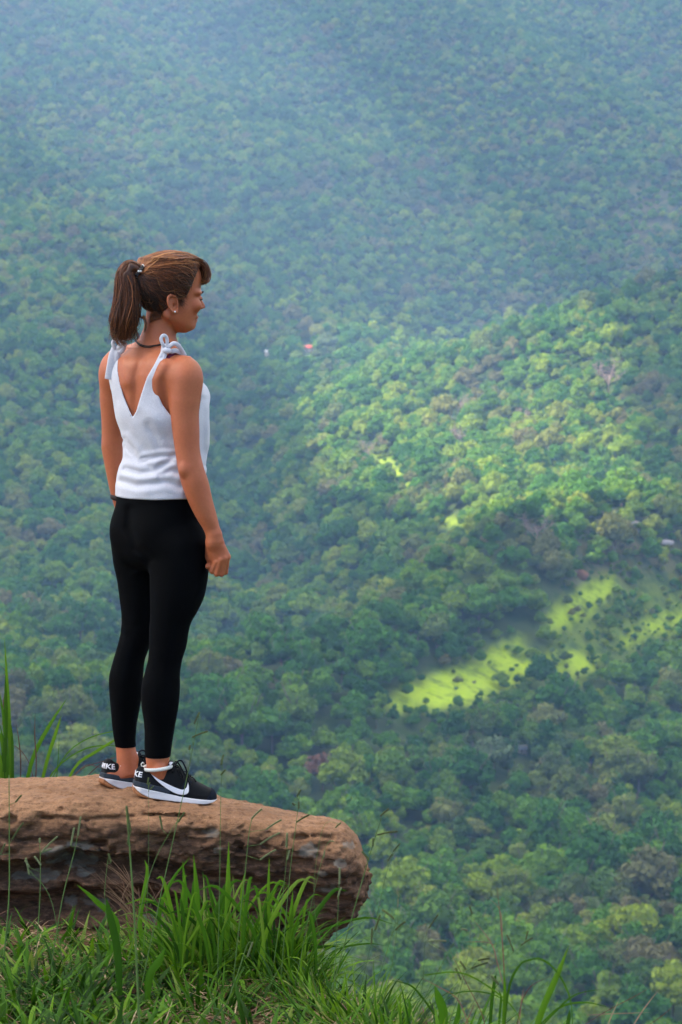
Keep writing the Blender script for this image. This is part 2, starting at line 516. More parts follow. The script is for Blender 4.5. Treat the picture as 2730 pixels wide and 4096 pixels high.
KINDS = []
for s, (R, Hh, lumps, per, leaf, fl, wd) in enumerate([(5.2, 12.5, 22, 95, .42, 1.0, 1.0), (4.6, 11.0, 18, 95, .40, 1.0, 1.15), (6.4, 12.0, 27, 95, .46, .85, 1.0),
                                              (3.7, 11.5, 14, 95, .36, 1.15, 1.0), (5.6, 14.0, 20, 100, .46, 1.0, .85), (3.0, 7.5, 11, 80, .34, 1.0, 1.1)]):
    cr = crown_mesh('crown', 20 + s, R, Hh, lumps, per, leaf, M_LEAF.m, fl, wide=wd)
    V, F = trunk_parts(40 + s, R, Hh); tk = mesh_obj('trunk', V, F, M_BARK.m)
    KINDS.append((cr, tk, R, Hh))

# ---- where the trees stand: jittered rows over the slope in view, denser far off
pts = []
rg = np.random.default_rng(5)
D = 470.0
while D < 4300:
    sp = np.interp(D, [470, 900, 1500, 2600, 4300], [6.5, 6.0, 5.9, 6.8, 8.6])
    hwid = D * .36 + 40
    n = int(2 * hwid / sp)
    xx = (np.arange(n) + rg.uniform(-.48, .48, n)) / n * 2 * hwid - hwid
    yy = D - 7.5 + rg.uniform(-.5, .5, n) * sp
    pts.append(np.stack([xx, yy], 1)); D += sp * .86
pts = np.vstack(pts)
z = terrain_z(pts[:, 0], pts[:, 1]); TP = np.c_[pts, z]
px, py = PXY(TP)
ga = np.zeros(len(TP)); br = np.zeros(len(TP))
for up_ in (0, 5, 10, 16):
    qx, qy = PXY(TP + (0, 0, up_)); ga = np.maximum(ga, clear_amount(qx, qy, CLEAR, 5)); br = np.maximum(br, clear_amount(qx, qy, BROWN, 12))
gap = vnoise(TP / (60, 60, 1e6) + 3)
th_ = clear_amount(px, py, THIN, 25)
keep = (rg.random(len(TP)) > th_ * .5) & (rg.random(len(TP)) > ga * .86) & (rg.random(len(TP)) > br * .38) & (rg.random(len(TP)) > .06 + .30 * (gap > .78))
# keep the special trees' and huts' places free
SPECIAL_PX = [(1290,3150,75),(1300,3090,60),(2435,1560,38),(1830,1660,34),(1835,1770,30),(2150,2170,42),(2385,3380,40),(2690,4040,95),(1470,1810,30),(1075,1412,30),(1232,1402,36),(465,2548,34),(2085,3004,50),(1310,1400,46),(1300,3080,50),(1970,3100,70)]
for a, b, rr in SPECIAL_PX: 
    for up_ in (0, 5, 10):
        qx, qy = PXY(TP + (0, 0, up_)); keep &= np.hypot(qx - a, (qy - b) * 1.2) > rr * .8
TP = TP[keep]; px = px[keep]; py = py[keep]
# low bushes dotted over the open grass
sb = np.c_[rg.uniform(-60, 330, 42000), rg.uniform(650, 1700, 42000)]; sb = np.c_[sb, terrain_z(sb[:, 0], sb[:, 1])]
qx, qy = PXY(sb); sa = np.maximum(clear_amount(qx, qy, CLEAR, 14) * .05, np.maximum(clear_amount(qx, qy, THIN, 30) * .75, clear_amount(qx, qy, BROWN, 30) * .7))
_w = np.zeros(len(sb))
for up_ in (5, 10, 16):
    ux, uy = PXY(sb + (0, 0, up_)); _w = np.maximum(_w, clear_amount(ux, uy, CLEAR, 5))
sa = np.maximum(sa, _w * .85 * (1 - clear_amount(qx, qy, CLEAR, 5)))
sb = sb[rg.random(len(sb)) < sa]; n_tree = int(keep.sum())
scl = np.clip(rg.lognormal(0, .33, n_tree), .5, 2.1) * .84 * (1 - .58 * np.clip(ga[keep], 0, 1)) * (1 - .3 * th_[keep])
TP = np.vstack([TP, sb]); scl = np.concatenate([scl, rg.uniform(.10, .36, len(sb)) * rg.choice([.7, 1.0, 1.5], len(sb))]); px, py = PXY(TP)
dist = TP[:, 1] + 7.5
rot = rg.uniform(0, 2 * math.pi, len(TP)); kind = rg.integers(0, len(KINDS), len(TP))
inview = (px > -60) & (px < 2790) & (py > 0) & (py < 4096 + 150)
# hidden behind the rock and the bank in front
hid = (px < 1400) & (py > 3300) | (px < 1150) & (py > 3180)
hid |= py > 4096 + 60
size = scl / dist; rank = np.where(inview & ~hid, size, -1)
near = np.argsort(-rank)[:288]
mask = np.zeros(len(TP), bool); mask[near] = True

WORDS = ['broad leafy tree', 'low-crowned tree', 'spreading tree', 'upright tree', 'tall rounded tree', 'bushy tree']
used_src = {}
def put_tree(k, loc, rz, sc, label, group, mats=None):
    cr, tk, R, Hh = KINDS[k]
    e = empty('tree', tuple(loc)); e.rotation_euler = (0, 0, rz); e.scale = (sc, sc, sc * 1.0)
    if k in used_src or mats: c = cr.copy(); t = tk.copy(); C.objects.link(c); C.objects.link(t)
    else: c, t = cr, tk; used_src[k] = c
    if mats:
        c.data = c.data.copy(); c.data.materials[0] = mats
    c.parent = e; t.parent = e
    tag(e, label, 'tree', group)
    return e
order = sorted(near.tolist(), key=lambda i: -rank[i])
for i in order:
    k = int(kind[i])
    col = next(t for a, t in ((420, 'near the left edge'), (900, 'behind the legs'), (1300, 'above the rock'), (1560, 'just past the rock tip'), (1800, 'under the meadow left end'), (2050, 'under the meadow middle'), (2300, 'right of the meadow middle'), (2520, 'towards the right edge'), (9999, 'at the right edge')) if px[i] < a)
    row = next(t for a, t in ((2700, 'above the knees'), (3000, 'level with the calves'), (3240, 'level with the shoes'), (3420, 'level with the rock top'), (3580, 'level with the rock face'), (3740, 'level with the rock foot'), (3900, 'low down'), (9999, 'at the bottom')) if py[i] < a)
    sz = 'very large' if scl[i] > 1.35 else ('large' if scl[i] > 1.1 else ('middling' if scl[i] > .85 else 'small'))
    put_tree(k, TP[i], rot[i], float(scl[i]), '%s %s %s, %s' % (sz, WORDS[k], col, row), 'trees on the lower wooded slope')
# ---- trees that stand out
def ground(px_, py_):
    """where the sight line meets the slope"""
    d = ray(px_, py_); t = np.geomspace(300, 4600, 4000)
    P = CAM + d * t[:, None]; h = terrain_z(P[:, 0], P[:, 1]) - P[:, 2]
    i = int(np.argmax(h > 0)); return P[i]
def special(px_, py_, rad_px, kindno, mat, label, group=None, cat='tree'):
    g = ground(px_, py_); g[2] = terrain_z(g[:1], g[1:2])[0]
    R = rad_px / FOC * (g[1] + 7.5)
    return put_tree(kindno, g, 1.0, R / KINDS[kindno][2], label, group, mat)
special(1290, 3165, 88, 2, M_BROWNLEAF.m, 'reddish brown tree with dry leaves above the tip of the rock')
special(2690, 4110, 120, 0, M_LIMELEAF.m, 'bright lime green tree at the bottom right corner of the slope')
special(1975, 3110, 95, 2, M_PALELEAF.m, 'large pale grey-green spreading tree below the white roofed hut')
special(1310, 1420, 50, 2, M_PALELEAF.m, 'pale rounded tree right beside the red roofed hut')
def bare_tree(px_, py_, h_px, label, seed, wide=.55):
    g = ground(px_, py_); g[2] = terrain_z(g[:1], g[1:2])[0]
    Hh = h_px / FOC * (g[1] + 7.5)
    e = empty('bare_tree', tuple(g)); tag(e, label, 'tree')
    V, F = trunk_parts(seed, Hh * wide, Hh, twigs=150, thick=.030); mesh_obj('branches', V, F, M_TWIG.m, e)
bare_tree(2435, 1590, 150, 'large bare pinkish tree at the upper right of the sunlit spur', 61)
bare_tree(1832, 1690, 110, 'bare tan tree high on the sunlit spur, left of its middle', 62)
bare_tree(1838, 1790, 90, 'small bare tree just below the bare tan one on the spur', 63)
bare_tree(2150, 2200, 150, 'wide bare pinkish tree in the middle of the sunlit slope', 64)
bare_tree(2385, 3390, 120, 'bare whitish tree on the shaded slope at lower right', 65, .4)
bare_tree(1475, 1845, 80, 'bare grey tree at the top of the narrow sunlit rib', 66)
bare_tree(2100, 1700, 80, 'bare reddish tree right of the middle on the spur crest', 67)

# ---- the rest of the forest: one mass
me = bpy.data.meshes.new('forest')
rest = np.where(~mask)[0]
me.vertices.add(len(rest)); me.vertices.foreach_set('co', TP[rest].astype(np.float32).ravel())
for nm, arr, ty in (('siz', scl[rest] * np.interp(dist[rest], [1000, 3000], [1.0, .98]), 'FLOAT'), ('rot', rot[rest], 'FLOAT'), ('kind', kind[rest], 'INT')):
    a = me.attributes.new(nm, ty, 'POINT'); a.data.foreach_set('value', arr.astype(np.int32 if ty == 'INT' else np.float32))
forest = bpy.data.objects.new('forest', me); C.objects.link(forest)
tag(forest, 'dense mixed green forest covering the far side of the valley', 'forest', kind='stuff')
ng = bpy.data.node_groups.new('forest_trees', 'GeometryNodeTree')
ng.interface.new_socket('Geometry', in_out='INPUT', socket_type='NodeSocketGeometry')
ng.interface.new_socket('Geometry', in_out='OUTPUT', socket_type='NodeSocketGeometry')
N_ = ng.nodes; LK = ng.links
gi = N_.new('NodeGroupInput'); go = N_.new('NodeGroupOutput')
g2i = N_.new('GeometryNodeGeometryToInstance')
for k, (cr, tk, R, Hh) in enumerate(KINDS):
    oi = N_.new('GeometryNodeObjectInfo'); oi.inputs['Object'].default_value = cr; oi.transform_space = 'ORIGINAL'
    LK.new(oi.outputs['Geometry'], g2i.inputs[0])
iop = N_.new('GeometryNodeInstanceOnPoints')
def attr(nm, ty):
    a = N_.new('GeometryNodeInputNamedAttribute'); a.data_type = ty; a.inputs['Name'].default_value = nm
    return a.outputs['Attribute']
LK.new(gi.outputs[0], iop.inputs['Points']); LK.new(g2i.outputs[0], iop.inputs['Instance'])
iop.inputs['Pick Instance'].default_value = True
LK.new(attr('kind', 'INT'), iop.inputs['Instance Index'])
cx = N_.new('ShaderNodeCombineXYZ'); LK.new(attr('rot', 'FLOAT'), cx.inputs[2])
LK.new(cx.outputs[0], iop.inputs['Rotation'])
LK.new(attr('siz', 'FLOAT'), iop.inputs['Scale'])
LK.new(iop.outputs[0], go.inputs[0])
forest.modifiers.new('trees', 'NODES').node_group = ng
print('labels', len(set(o.get('label') for o in C.objects if o.get('group') == 'trees on the lower wooded slope')))
print('trees', len(TP), 'land', round(time.time() - t_, 1))

# ---- huts and bare ground down in the trees
M_ROOFW = flat_ = None
def hut(px_, py_, w_px, roofc, wallc, label, rz=.3):
    g = ground(px_, py_ + 6); g[2] = terrain_z(g[:1], g[1:2])[0]
    w = w_px / FOC * (g[1] + 7.5); d, h = w * .6, w * .36
    e = empty('hut', tuple(g)); e.rotation_euler = (0, 0, rz); tag(e, label, 'hut')
    mw = NM('hut_wall', .9, .1); mw.color(wallc); mr = NM('hut_roof', .6, .3)
    mr.color(mr.mix(mr.noise(mr.coord(), 1.5, 4), roofc, tuple(c * .7 for c in roofc)))
    V = [(-w/2,-d/2,-2),(w/2,-d/2,-2),(w/2,d/2,-2),(-w/2,d/2,-2),(-w/2,-d/2,h),(w/2,-d/2,h),(w/2,d/2,h),(-w/2,d/2,h),(-w/2,0,h*1.7),(w/2,0,h*1.7)]
    F = [(0,1,5,4),(1,2,6,5),(2,3,7,6),(3,0,4,7),(4,7,8,8),(5,9,6,6)]
    mesh_obj('wall', V, F, mw.m, e, smooth=False)
    o, t = w * .08, w * .02
    z0 = h - o * .6
    V = [(-w/2-o,-d/2-o,z0),(w/2+o,-d/2-o,z0),(w/2+o,0,h*1.72),(-w/2-o,0,h*1.72),(w/2+o,d/2+o,z0),(-w/2-o,d/2+o,z0)]
    V += [(a, b, c + t) for a, b, c in V]
    F = [(0,1,2,3),(3,2,4,5),(6,9,8,7),(9,11,10,8),(0,6,7,1),(5,4,10,11),(0,3,9,6),(3,5,11,9),(1,7,8,2),(2,8,10,4)]
    mesh_obj('roof', V, F, mr.m, e, smooth=False)
    md = NM('hut_door', .8, .2); md.color((.03, .025, .02))
    V = [(-w*.06,-d/2-.04,0),(w*.06,-d/2-.04,0),(w*.06,-d/2-.04,h*.75),(-w*.06,-d/2-.04,h*.75),(-w*.06,-d/2-.003,0),(w*.06,-d/2-.003,0),(w*.06,-d/2-.003,h*.75),(-w*.06,-d/2-.003,h*.75)]
    mesh_obj('door', V, [(0,1,2,3),(0,3,7,4),(1,5,6,2),(3,2,6,7)], md.m, e, smooth=False)
hut(1075, 1412, 26, (.75, .75, .78), (.5, .45, .4), 'small white roofed hut left of the red roofed one')
hut(1232, 1402, 40, (.62, .10, .06), (.6, .5, .45), 'hut with a red roof beside the pale rounded tree', -.2)
hut(465, 2548, 26, (.80, .78, .78), (.4, .3, .28), 'small white roofed hut just left of the legs of the woman')
hut(2085, 3004, 44, (.75, .72, .74), (.5, .38, .3), 'white roofed hut among the trees under the sunlit meadow', .1)
def outcrop(px_, py_, w_px, h_px, label, c, seed):
    g = ground(px_, py_); g[2] = terrain_z(g[:1], g[1:2])[0]; k = (g[1] + 7.5) / FOC
    w, h = w_px * k, h_px * k; r = np.random.default_rng(seed)
    n, m = 10, 18; V = []
    for i in range(n + 1):
        for j in range(m):
            a = math.pi * i / n; b = 2 * math.pi * j / m; q = r.uniform(.8, 1.15)
            V.append((w / 2 * math.sin(a) * math.cos(b) * q, w / 3 * math.sin(a) * math.sin(b) * q, h * math.cos(a) * q + h * .3))
    F = [(i * m + j, (i + 1) * m + j, (i + 1) * m + (j + 1) % m, i * m + (j + 1) % m) for i in range(n) for j in range(m)]
    mm = NM('pale_rock', .9, .2); mm.color(mm.mix(mm.noise(mm.coord(), .6, 4), c, tuple(q * .6 for q in c)))
    o = mesh_obj('outcrop', V, F, mm.m, smooth=False); o.location = g; tag(o, label, 'rock outcrop')
outcrop(2515, 2098, 84, 16, 'flat grey rock outcrop at the right above the brown slope', (.40, .34, .32), 1)
outcrop(2580, 2150, 40, 14, 'small pale rock outcrop just right of the flat grey one', (.5, .45, .46), 2)
outcrop(2665, 2175, 64, 12, 'long pale rock outcrop near the right edge of the slope', (.5, .45, .46), 3)
outcrop(2325, 2310, 60, 22, 'rusty red rock outcrop above the green meadow strip', (.26, .11, .065), 4)

# ---- haze
M_HAZE = bpy.data.materials.new('haze'); M_HAZE.use_nodes = True
t = M_HAZE.node_tree; t.nodes.remove(t.nodes['Principled BSDF'])
pv = t.nodes.new('ShaderNodeVolumePrincipled'); pv.inputs['Color'].default_value = (.38, .61, 1.0, 1)
pv.inputs['Density'].default_value = .00012; pv.inputs['Anisotropy'].default_value = .0
t.links.new(pv.outputs[0], t.nodes['Material Output'].inputs['Volume'])
x0, x1, y0, y1, z0, z1 = -6600, 6600, -460, 5300, float(Z.min()) - 10, float(Z.max()) + 30
V = [(x0,y0,z0),(x1,y0,z0),(x1,y1,z0),(x0,y1,z0),(x0,y0,z1),(x1,y0,z1),(x1,y1,z1),(x0,y1,z1)]
F = [(0,3,2,1),(4,5,6,7),(0,1,5,4),(1,2,6,5),(2,3,7,6),(3,0,4,7)]
hz = mesh_obj('haze', V, F, M_HAZE, smooth=False); tag(hz, kind='stuff')
HAZE_TOP = z1

# ---- clouds overhead: a broken deck that shades all but the spur
LIT = [[(1090,1480),(1350,1310),(1600,1290),(1850,1310),(1960,1370),(2100,1290),(2380,1290),(2500,1390),(2560,1650),(2660,1800),(2760,2050),(2700,2200),(2500,2300),(2250,2380),(1950,2420),(1700,2330),(1400,2200),(1150,2050),(1080,1850),(1200,1650)],
       [(1430,2870),(1600,2720),(1830,2640),(2050,2530),(2200,2390),(2420,2260),(2510,2290),(2440,2440),(2270,2580),(2190,2700),(2050,2790),(1880,2850),(1650,2890)],
       ]
sunv = np.array(SUN_DIR)
CZ = HAZE_TOP + 350.0
gx = np.arange(-3600, 2600, 30.0); gy = np.arange(-700, 5600, 30.0)
GX, GY = np.meshgrid(gx, gy, indexing='ij')
# shadow of each cloud cell on the land
Q = np.stack([GX.ravel(), GY.ravel(), np.full(GX.size, CZ)], 1)
gz = np.full(len(Q), 0.0)
for _ in range(12):
    G_ = Q - sunv * ((CZ - gz) / sunv[2])[:, None]
    gz = gz * .4 + .6 * terrain_z(G_[:, 0], G_[:, 1])
px, py = PXY(G_); px = np.where(G_[:, 1] < 300, -9999, px)
sd = np.full(len(Q), 1e9)
for p in LIT: sd = np.minimum(sd, poly_sd(px, py, p))
sd = sd + 38 * fbm(Q / 260, 3)
sd = np.minimum(sd, poly_sd(px, py, LIT[1]) - 34)
open_ = (sd < 0)
holes = (fbm(Q / (260, 260, 1) + 7, 4) > np.interp(px, [0, 1300, 2700], [2, 2, 2])) & (py < 1000)
cov = ~(open_ | holes)
cov = cov.reshape(GX.shape)
dens = 60 + 90 * np.clip(fbm(Q / 300 + 3, 4) + .5, 0, 1.4).reshape(GX.shape)
edge = np.clip(np.minimum(sd, 200) / 200, .12, 1).reshape(GX.shape)
top_ = CZ + dens * edge; bot = CZ - dens * edge * .35 - 20 * fbm(Q / 150, 3).reshape(GX.shape)
nxg, nyg = GX.shape
VT = np.stack([GX, GY, top_], -1).reshape(-1, 3); VB = np.stack([GX, GY, bot], -1).reshape(-1, 3)
cc_ = cov[:-1, :-1] & cov[1:, :-1] & cov[:-1, 1:] & cov[1:, 1:]
ci = np.argwhere(cc_); b0 = ci[:, 0] * nyg + ci[:, 1]; nn = nxg * nyg
FT = np.stack([b0, b0 + nyg, b0 + nyg + 1, b0 + 1], 1); FB = FT[:, ::-1] + nn
side = []
cp = np.pad(cc_, 1)
for di, dj, e in ((-1, 0, (0, 3)), (1, 0, (1, 2)), (0, -1, (0, 1)), (0, 1, (2, 3))):
    nb = cp[1 + di:1 + di + cc_.shape[0], 1 + dj:1 + dj + cc_.shape[1]]
    k = np.argwhere(cc_ & ~nb); b1 = k[:, 0] * nyg + k[:, 1]
    q = np.stack([b1, b1 + nyg, b1 + nyg + 1, b1 + 1], 1)
    side.append(np.stack([q[:, e[0]], q[:, e[1]], q[:, e[1]] + nn, q[:, e[0]] + nn], 1))
F = np.vstack([FT, FB] + side); V = np.vstack([VT, VB])
u_, inv = np.unique(F, return_inverse=True); V = V[u_]; F = inv.reshape(F.shape)
M_CLOUD = bpy.data.materials.new('cloud'); M_CLOUD.use_nodes = True
t = M_CLOUD.node_tree; t.nodes.remove(t.nodes['Principled BSDF'])
tb = t.nodes.new('ShaderNodeBsdfTranslucent'); tb.inputs[0].default_value = (.97, .97, .97, 1)
db = t.nodes.new('ShaderNodeBsdfDiffuse'); db.inputs[0].default_value = (.95, .95, .95, 1)
mx = t.nodes.new('ShaderNodeMixShader'); mx.inputs[0].default_value = .22
t.links.new(tb.outputs[0], mx.inputs[1]); t.links.new(db.outputs[0], mx.inputs[2])
tp = t.nodes.new('ShaderNodeBsdfTransparent'); m2 = t.nodes.new('ShaderNodeMixShader'); m2.inputs[0].default_value = .34   # thin cloud: the sun comes through dimmed
t.links.new(mx.outputs[0], m2.inputs[1]); t.links.new(tp.outputs[0], m2.inputs[2]); t.links.new(m2.outputs[0], t.nodes['Material Output'].inputs[0])
cl = mesh_obj('clouds', V, F, M_CLOUD); tag(cl, kind='stuff')
print('land+cloud', round(time.time() - t_, 1))
# ================================================================== the woman
t_ = time.time()
def slices(rows, y, extra=0.0, ratio=1.0):
    """rows of (py, left px, right px) -> z, cx, half width at depth y(py)"""
    out = []
    for r in rows:
        py, l, rr = r[:3]; yy = y if isinstance(y, (int, float)) else float(np.interp(py, y[0], y[1]))
        a = W(l, py, yy); b = W(rr, py, yy)
        out.append((a[2], (a[0] + b[0]) / 2, yy, (b[0] - a[0]) / 2 + extra))
    o = np.array(out)
    return o[:, 0], o[:, 1], o[:, 2], o[:, 3], o[:, 3] * ratio
TH = math.radians(50)
def zpx(py, y=0.0): return W(630, py, y)[2]
FW = np.array((math.sin(TH), math.cos(TH), 0)); RT = np.array((math.cos(TH), -math.sin(TH), 0)); UP = np.array((0, 0, 1.0))

near_leg_rows = [(2070,680,760),(2110,640,800),(2150,612,826),(2234,602,834),(2320,603,828),(2401,604,810),(2449,605,786),(2490,603,763),(2542,600,750),(2591,600,742),(2639,596,727),(2684,585,719),(2744,570,718),(2817,570,713),(2898,581,699),(2978,583,686),(3027,584,680),(3065,587,676),(3110,590,680)]
far_leg_rows = [(2070,510,600),(2110,480,625),(2150,460,640),(2234,455,645),(2320,472,648),(2401,483,645),(2482,491,632),(2550,483,612),(2583,474,598),(2647,455,576),(2704,441,571),(2764,441,568),(2837,447,556),(2906,453,544),(2970,462,540),(3020,467,548),(3060,468,552),(3090,466,552)]
NL = Loft(*slices(near_leg_rows, ([2070, 2500, 3100], [-.075, -.10, -.10]), ratio=1.02))
FL = Loft(*slices(far_leg_rows, ([2070, 2500, 3100], [.075, .065, .06]), ratio=1.02))

def torso_rows(rows):
    z, cx, cy, A, B = [], [], [], [], []
    for py, px, s, r in rows:          # s = seen half width in px, r = A/B
        w = W(px, py, 0.0); hw = s / (FOC / 7.5)
        b = hw / math.sqrt((r * math.cos(TH)) ** 2 + math.sin(TH) ** 2)
        z.append(w[2]); cx.append(w[0]); cy.append(0.0); A.append(b * r); B.append(b)
    return z, cx, cy, A, B
TORSO = Loft(*torso_rows([(1395,612,100,1.7),(1440,605,150,1.6),(1490,607,168,1.5),(1545,618,170,1.35),(1600,630,168,1.25),(1680,640,163,1.2),(1760,645,148,1.2),(1820,640,140,1.25),(1880,634,148,1.3),(1950,632,160,1.35),(2030,634,172,1.35),(2110,635,181,1.35),(2180,642,182,1.35),(2240,640,150,1.4),(2275,640,90,1.4)]), ang=TH)
NECK = Loft(*slices([(1225,590,705),(1280,583,702),(1325,577,698),(1367,572,694),(1400,560,700),(1450,560,700)], 0.0, ratio=1.05))
SHN = W(742, 1498, -.125); SHF = W(467, 1478, .13)
near_arm_rows = [(1430,730,760),(1448,714,780),(1470,700,795),(1495,687,803),(1545,680,806),(1600,678,803),(1641,681,798),(1724,690,799),(1807,702,802),(1865,711,815),(1923,723,834),(1994,748,850),(2077,789,872),(2120,815,882),(2150,828,888),(2165,829,893)]
far_arm_rows = [(1405,440,470),(1430,420,485),(1460,408,495),(1490,402,500),(1545,400,500),(1600,400,498),(1641,404,496),(1737,408,493),(1790,407,495),(1832,414,498),(1898,427,500),(1965,441,500),(2002,451,500),(2050,464,506),(2075,468,510)]
NA = Loft(*slices(near_arm_rows, ([1415, 1850, 2165], [-.13, -.155, -.15]), ratio=0.98))
FA = Loft(*slices(far_arm_rows, ([1405, 1850, 2100], [.135, .165, .16]), ratio=0.98))

def spine_groove(P):
    x, y = PXY(P)
    d = line_d(x, y, [(575, 1400), (550, 1500), (545, 1640), (570, 1760), (600, 1850)]) / 1289
    return 0.010 * np.exp(-(d / 0.015) ** 2)
def scapula(P):
    x, y = PXY(P)
    d = line_d(x, y, [(655, 1455), (625, 1520), (632, 1590)]) / 1289
    e = line_d(x, y, [(490, 1440), (500, 1530)]) / 1289
    return 0.010 * np.exp(-(d / 0.020) ** 2) + 0.008 * np.exp(-(e / 0.02) ** 2)
def f_trunk(P, details=True):
    d = TORSO(P)
    d = smin(d, cone(P, W(632, 1382, 0.005), SHN + (-.02, .01, 0), .036, .042), .05)
    d = smin(d, cone(P, W(632, 1378, 0.005), SHF + (.018, -.01, 0), .036, .042), .05)
    c0 = W(625, 1590, 0) + FW * .085
    for s in (-1, 1):
        d = smin(d, ellipsoid(P, c0 + RT * .062 * s, (.055, .052, .058)), .03)
        g0 = W(638, 2130, 0) - FW * .050 + RT * .066 * s
        d = smin(d, ellipsoid(P, g0, (.070, .070, .085)), .03)
    if details:
        back = ((P - W(620, 1550, 0)) @ FW) < 0
        d = d + np.where(back, spine_groove(P) - scapula(P), 0)
    return d
# ---- hands: right one hangs in a loose fist, knuckles to the viewer
def f_near_hand(P):
    y0 = -.152
    wr = W(858, 2140, y0)
    d = cone(P, wr, W(858, 2172, y0), .024, .024)
    kn = [W(868, 2247, y0 - .004), W(884, 2239, y0 - .008), W(900, 2233, y0 - .004), W(911, 2231, y0 + .008)]
    for q, k in enumerate(kn):
        base = W(846 + q * 9, 2170, y0 + .002)
        d = smin(d, cone(P, base, k + (0, .006, .002), .0155, .0105), .012)
    mid = [W(850, 2284, y0 + .004), W(868, 2295, y0 + .001), W(887, 2296, y0 + .004), W(903, 2289, y0 + .015)]
    for q in range(4):
        r = (.0086, .0088, .0086, .0078)[q]
        tip1 = mid[q] + (-.006, .024, .003); tip2 = tip1 + (-.002, .006, .020)
        fg = chain(P, [kn[q], mid[q], tip1, tip2], [r * 1.05, r, r * .95, r * .85], .003)
        d = smin(d, fg, .0014)
    d = smin(d, ellipsoid(P, W(862, 2215, y0 + .014), (.026, .015, .034)), .012)
    th = chain(P, [W(842, 2175, y0 + .022), W(840, 2225, y0 + .030), W(848, 2270, y0 + .026), W(834, 2265, y0 + .006)], [.015, .013, .0105, .0095], .005)
    return smin(d, th, .004)
def f_far_hand(P):
    y0 = .16
    d = cone(P, W(488, 2060, y0), W(492, 2100, y0), .021, .023)
    for q in range(4):
        b = W(482 + q * 7, 2105, y0 - .02 + q * .014); k = W(484 + q * 9, 2165, y0 - .026 + q * .018)
        m = W(490 + q * 9, 2205, y0 - .024 + q * .017); e = m + RT * .012 + (0, 0, -.022)
        d = smin(d, cone(P, b, k, .014, .0105), .01)
        d = smin(d, chain(P, [k, m, e], [.010, .0095, .0085], .003), .0028)
    return smin(d, chain(P, [W(492, 2100, y0 + .02), W(515, 2150, y0 + .035), W(522, 2190, y0 + .03)], [.013, .0115, .009], .004), .004)
# ---- head: own frame (f forward, r right, u up)
HA = math.radians(70)
HF = np.array((math.sin(HA), math.cos(HA), 0)); HR = np.array((math.cos(HA), -math.sin(HA), 0))
H0 = W(676, 1190, 0.0)
HM = np.stack([HF, HR, UP])
KS = FOC / 7.5
def hl(px, py, r=0.0):
    """head-local coordinates of a profile point seen at (px, py) and lying r to the right of the middle"""
    return np.array(((px - 676) / KS / HF[0] - r * HR[0] / HF[0], r, (1190 - py) / KS))
def hw(px, py, r=0.0): return H0 + hl(px, py, r) @ HM
head_rows = [  # py, back px, front px, half width mm
 (1058,585,770,.058),(1080,562,788,.070),(1110,556,794,.0735),(1145,556,797,.0745),(1172,560,797,.0735),
 (1186,565,793,.072),(1200,572,791,.070),(1220,585,789,.068),(1240,605,787,.0655),(1258,622,783,.062),(1275,640,777,.057),(1290,655,770,.051),(1305,668,768,.043),(1318,685,758,.033),(1327,705,742,.020)]
_z = [(1190 - r[0]) / KS for r in head_rows]
_c = [((r[1] + r[2]) / 2 - 676) / KS / HF[0] for r in head_rows]
_b = [(r[2] - r[1]) / 2 / KS / HF[0] for r in head_rows]
_a = [r[3] for r in head_rows]
HEADL = Loft(_z, [0] * len(_z), _c, _a, _b)
def f_head(P, full=True):
    L = (P - H0) @ HM.T
    Q = np.stack([L[:, 1], L[:, 0], L[:, 2]], 1)
    d = HEADL(Q)
    d = smin(d, ellipsoid(L, ((677 - 676) / KS, 0, (1190 - 1112) / KS), (.0985, .0745, .063)), .02)
    if not full: return d
    ar = np.stack([L[:, 0], np.abs(L[:, 1]), L[:, 2]], 1)
    q = lambda px, py, r=0.0: np.array(((px - 676) / KS / HF[0], r, (1190 - py) / KS))
    e = lambda px, py, r, rad: ellipsoid(ar, q(px, py, r), rad)
    d = smin(d, e(768, 1222, .040, (.017, .020, .018)), .018)          # cheeks, lifted by the smile
    d = smin(d, e(772, 1172, .030, (.018, .028, .008)), .012)          # brow
    d = smax(d, -e(801, 1193, .030, (.010, .017, .009)), .012)         # eye socket
    d = smin(d, e(782, 1194, .030, (.0115, .0115, .0105)), .003)       # eyelid
    d = smin(d, cone(L, q(791, 1188), q(806, 1220), .0058, .0068), .010)   # nose
    d = smin(d, cone(L, q(800, 1216), q(809, 1226), .006, .0064), .008)
    d = smin(d, e(795, 1230, .010, (.010, .006, .006)), .005)
    d = smin(d, e(773, 1268, .010, (.010, .020, .006)), .006)          # lips
    d = smin(d, e(770, 1283, .008, (.010, .016, .006)), .006)
    d = smin(d, e(761, 1301, .0, (.014, .019, .013)), .014)            # chin
    d = smin(d, cone(ar, q(655, 1262, .054), q(742, 1302, .020), .013, .012), .025)   # jaw line
    # ears
    for s in (1, -1):
        c = q(664, 1217, 0.0)
        l = L * (1, s, 1) - (c[0], .0745, c[2])
        a = math.radians(12)
        ex = l[:, 0] * math.cos(a) + l[:, 2] * math.sin(a); ez = -l[:, 0] * math.sin(a) + l[:, 2] * math.cos(a)
        ey = l[:, 1] + ex * .35
        rr = np.sqrt((ex / (.0165 + .004 * np.clip(ez / .03, -1, 1))) ** 2 + (ez / .0275) ** 2)
        rim = np.sqrt(((rr - 1) * .018) ** 2 + (ey - .007) ** 2) - .0034
        disc = np.maximum(np.abs(ey) - .0030, (rr - 1) * .015)
        ear = smin(rim, disc, .005)
        ear = smin(ear, np.sqrt((ex - .006) ** 2 + (ez + .024) ** 2 + (ey - .003) ** 2) - .0075, .006)
        ear = smax(ear, -(np.sqrt(((ex - .005) / 1.0) ** 2 + ((ez + .006) / 1.6) ** 2 + (ey - .007) ** 2) - .0078), .002)
        d = smin(d, ear, .004)
    return d
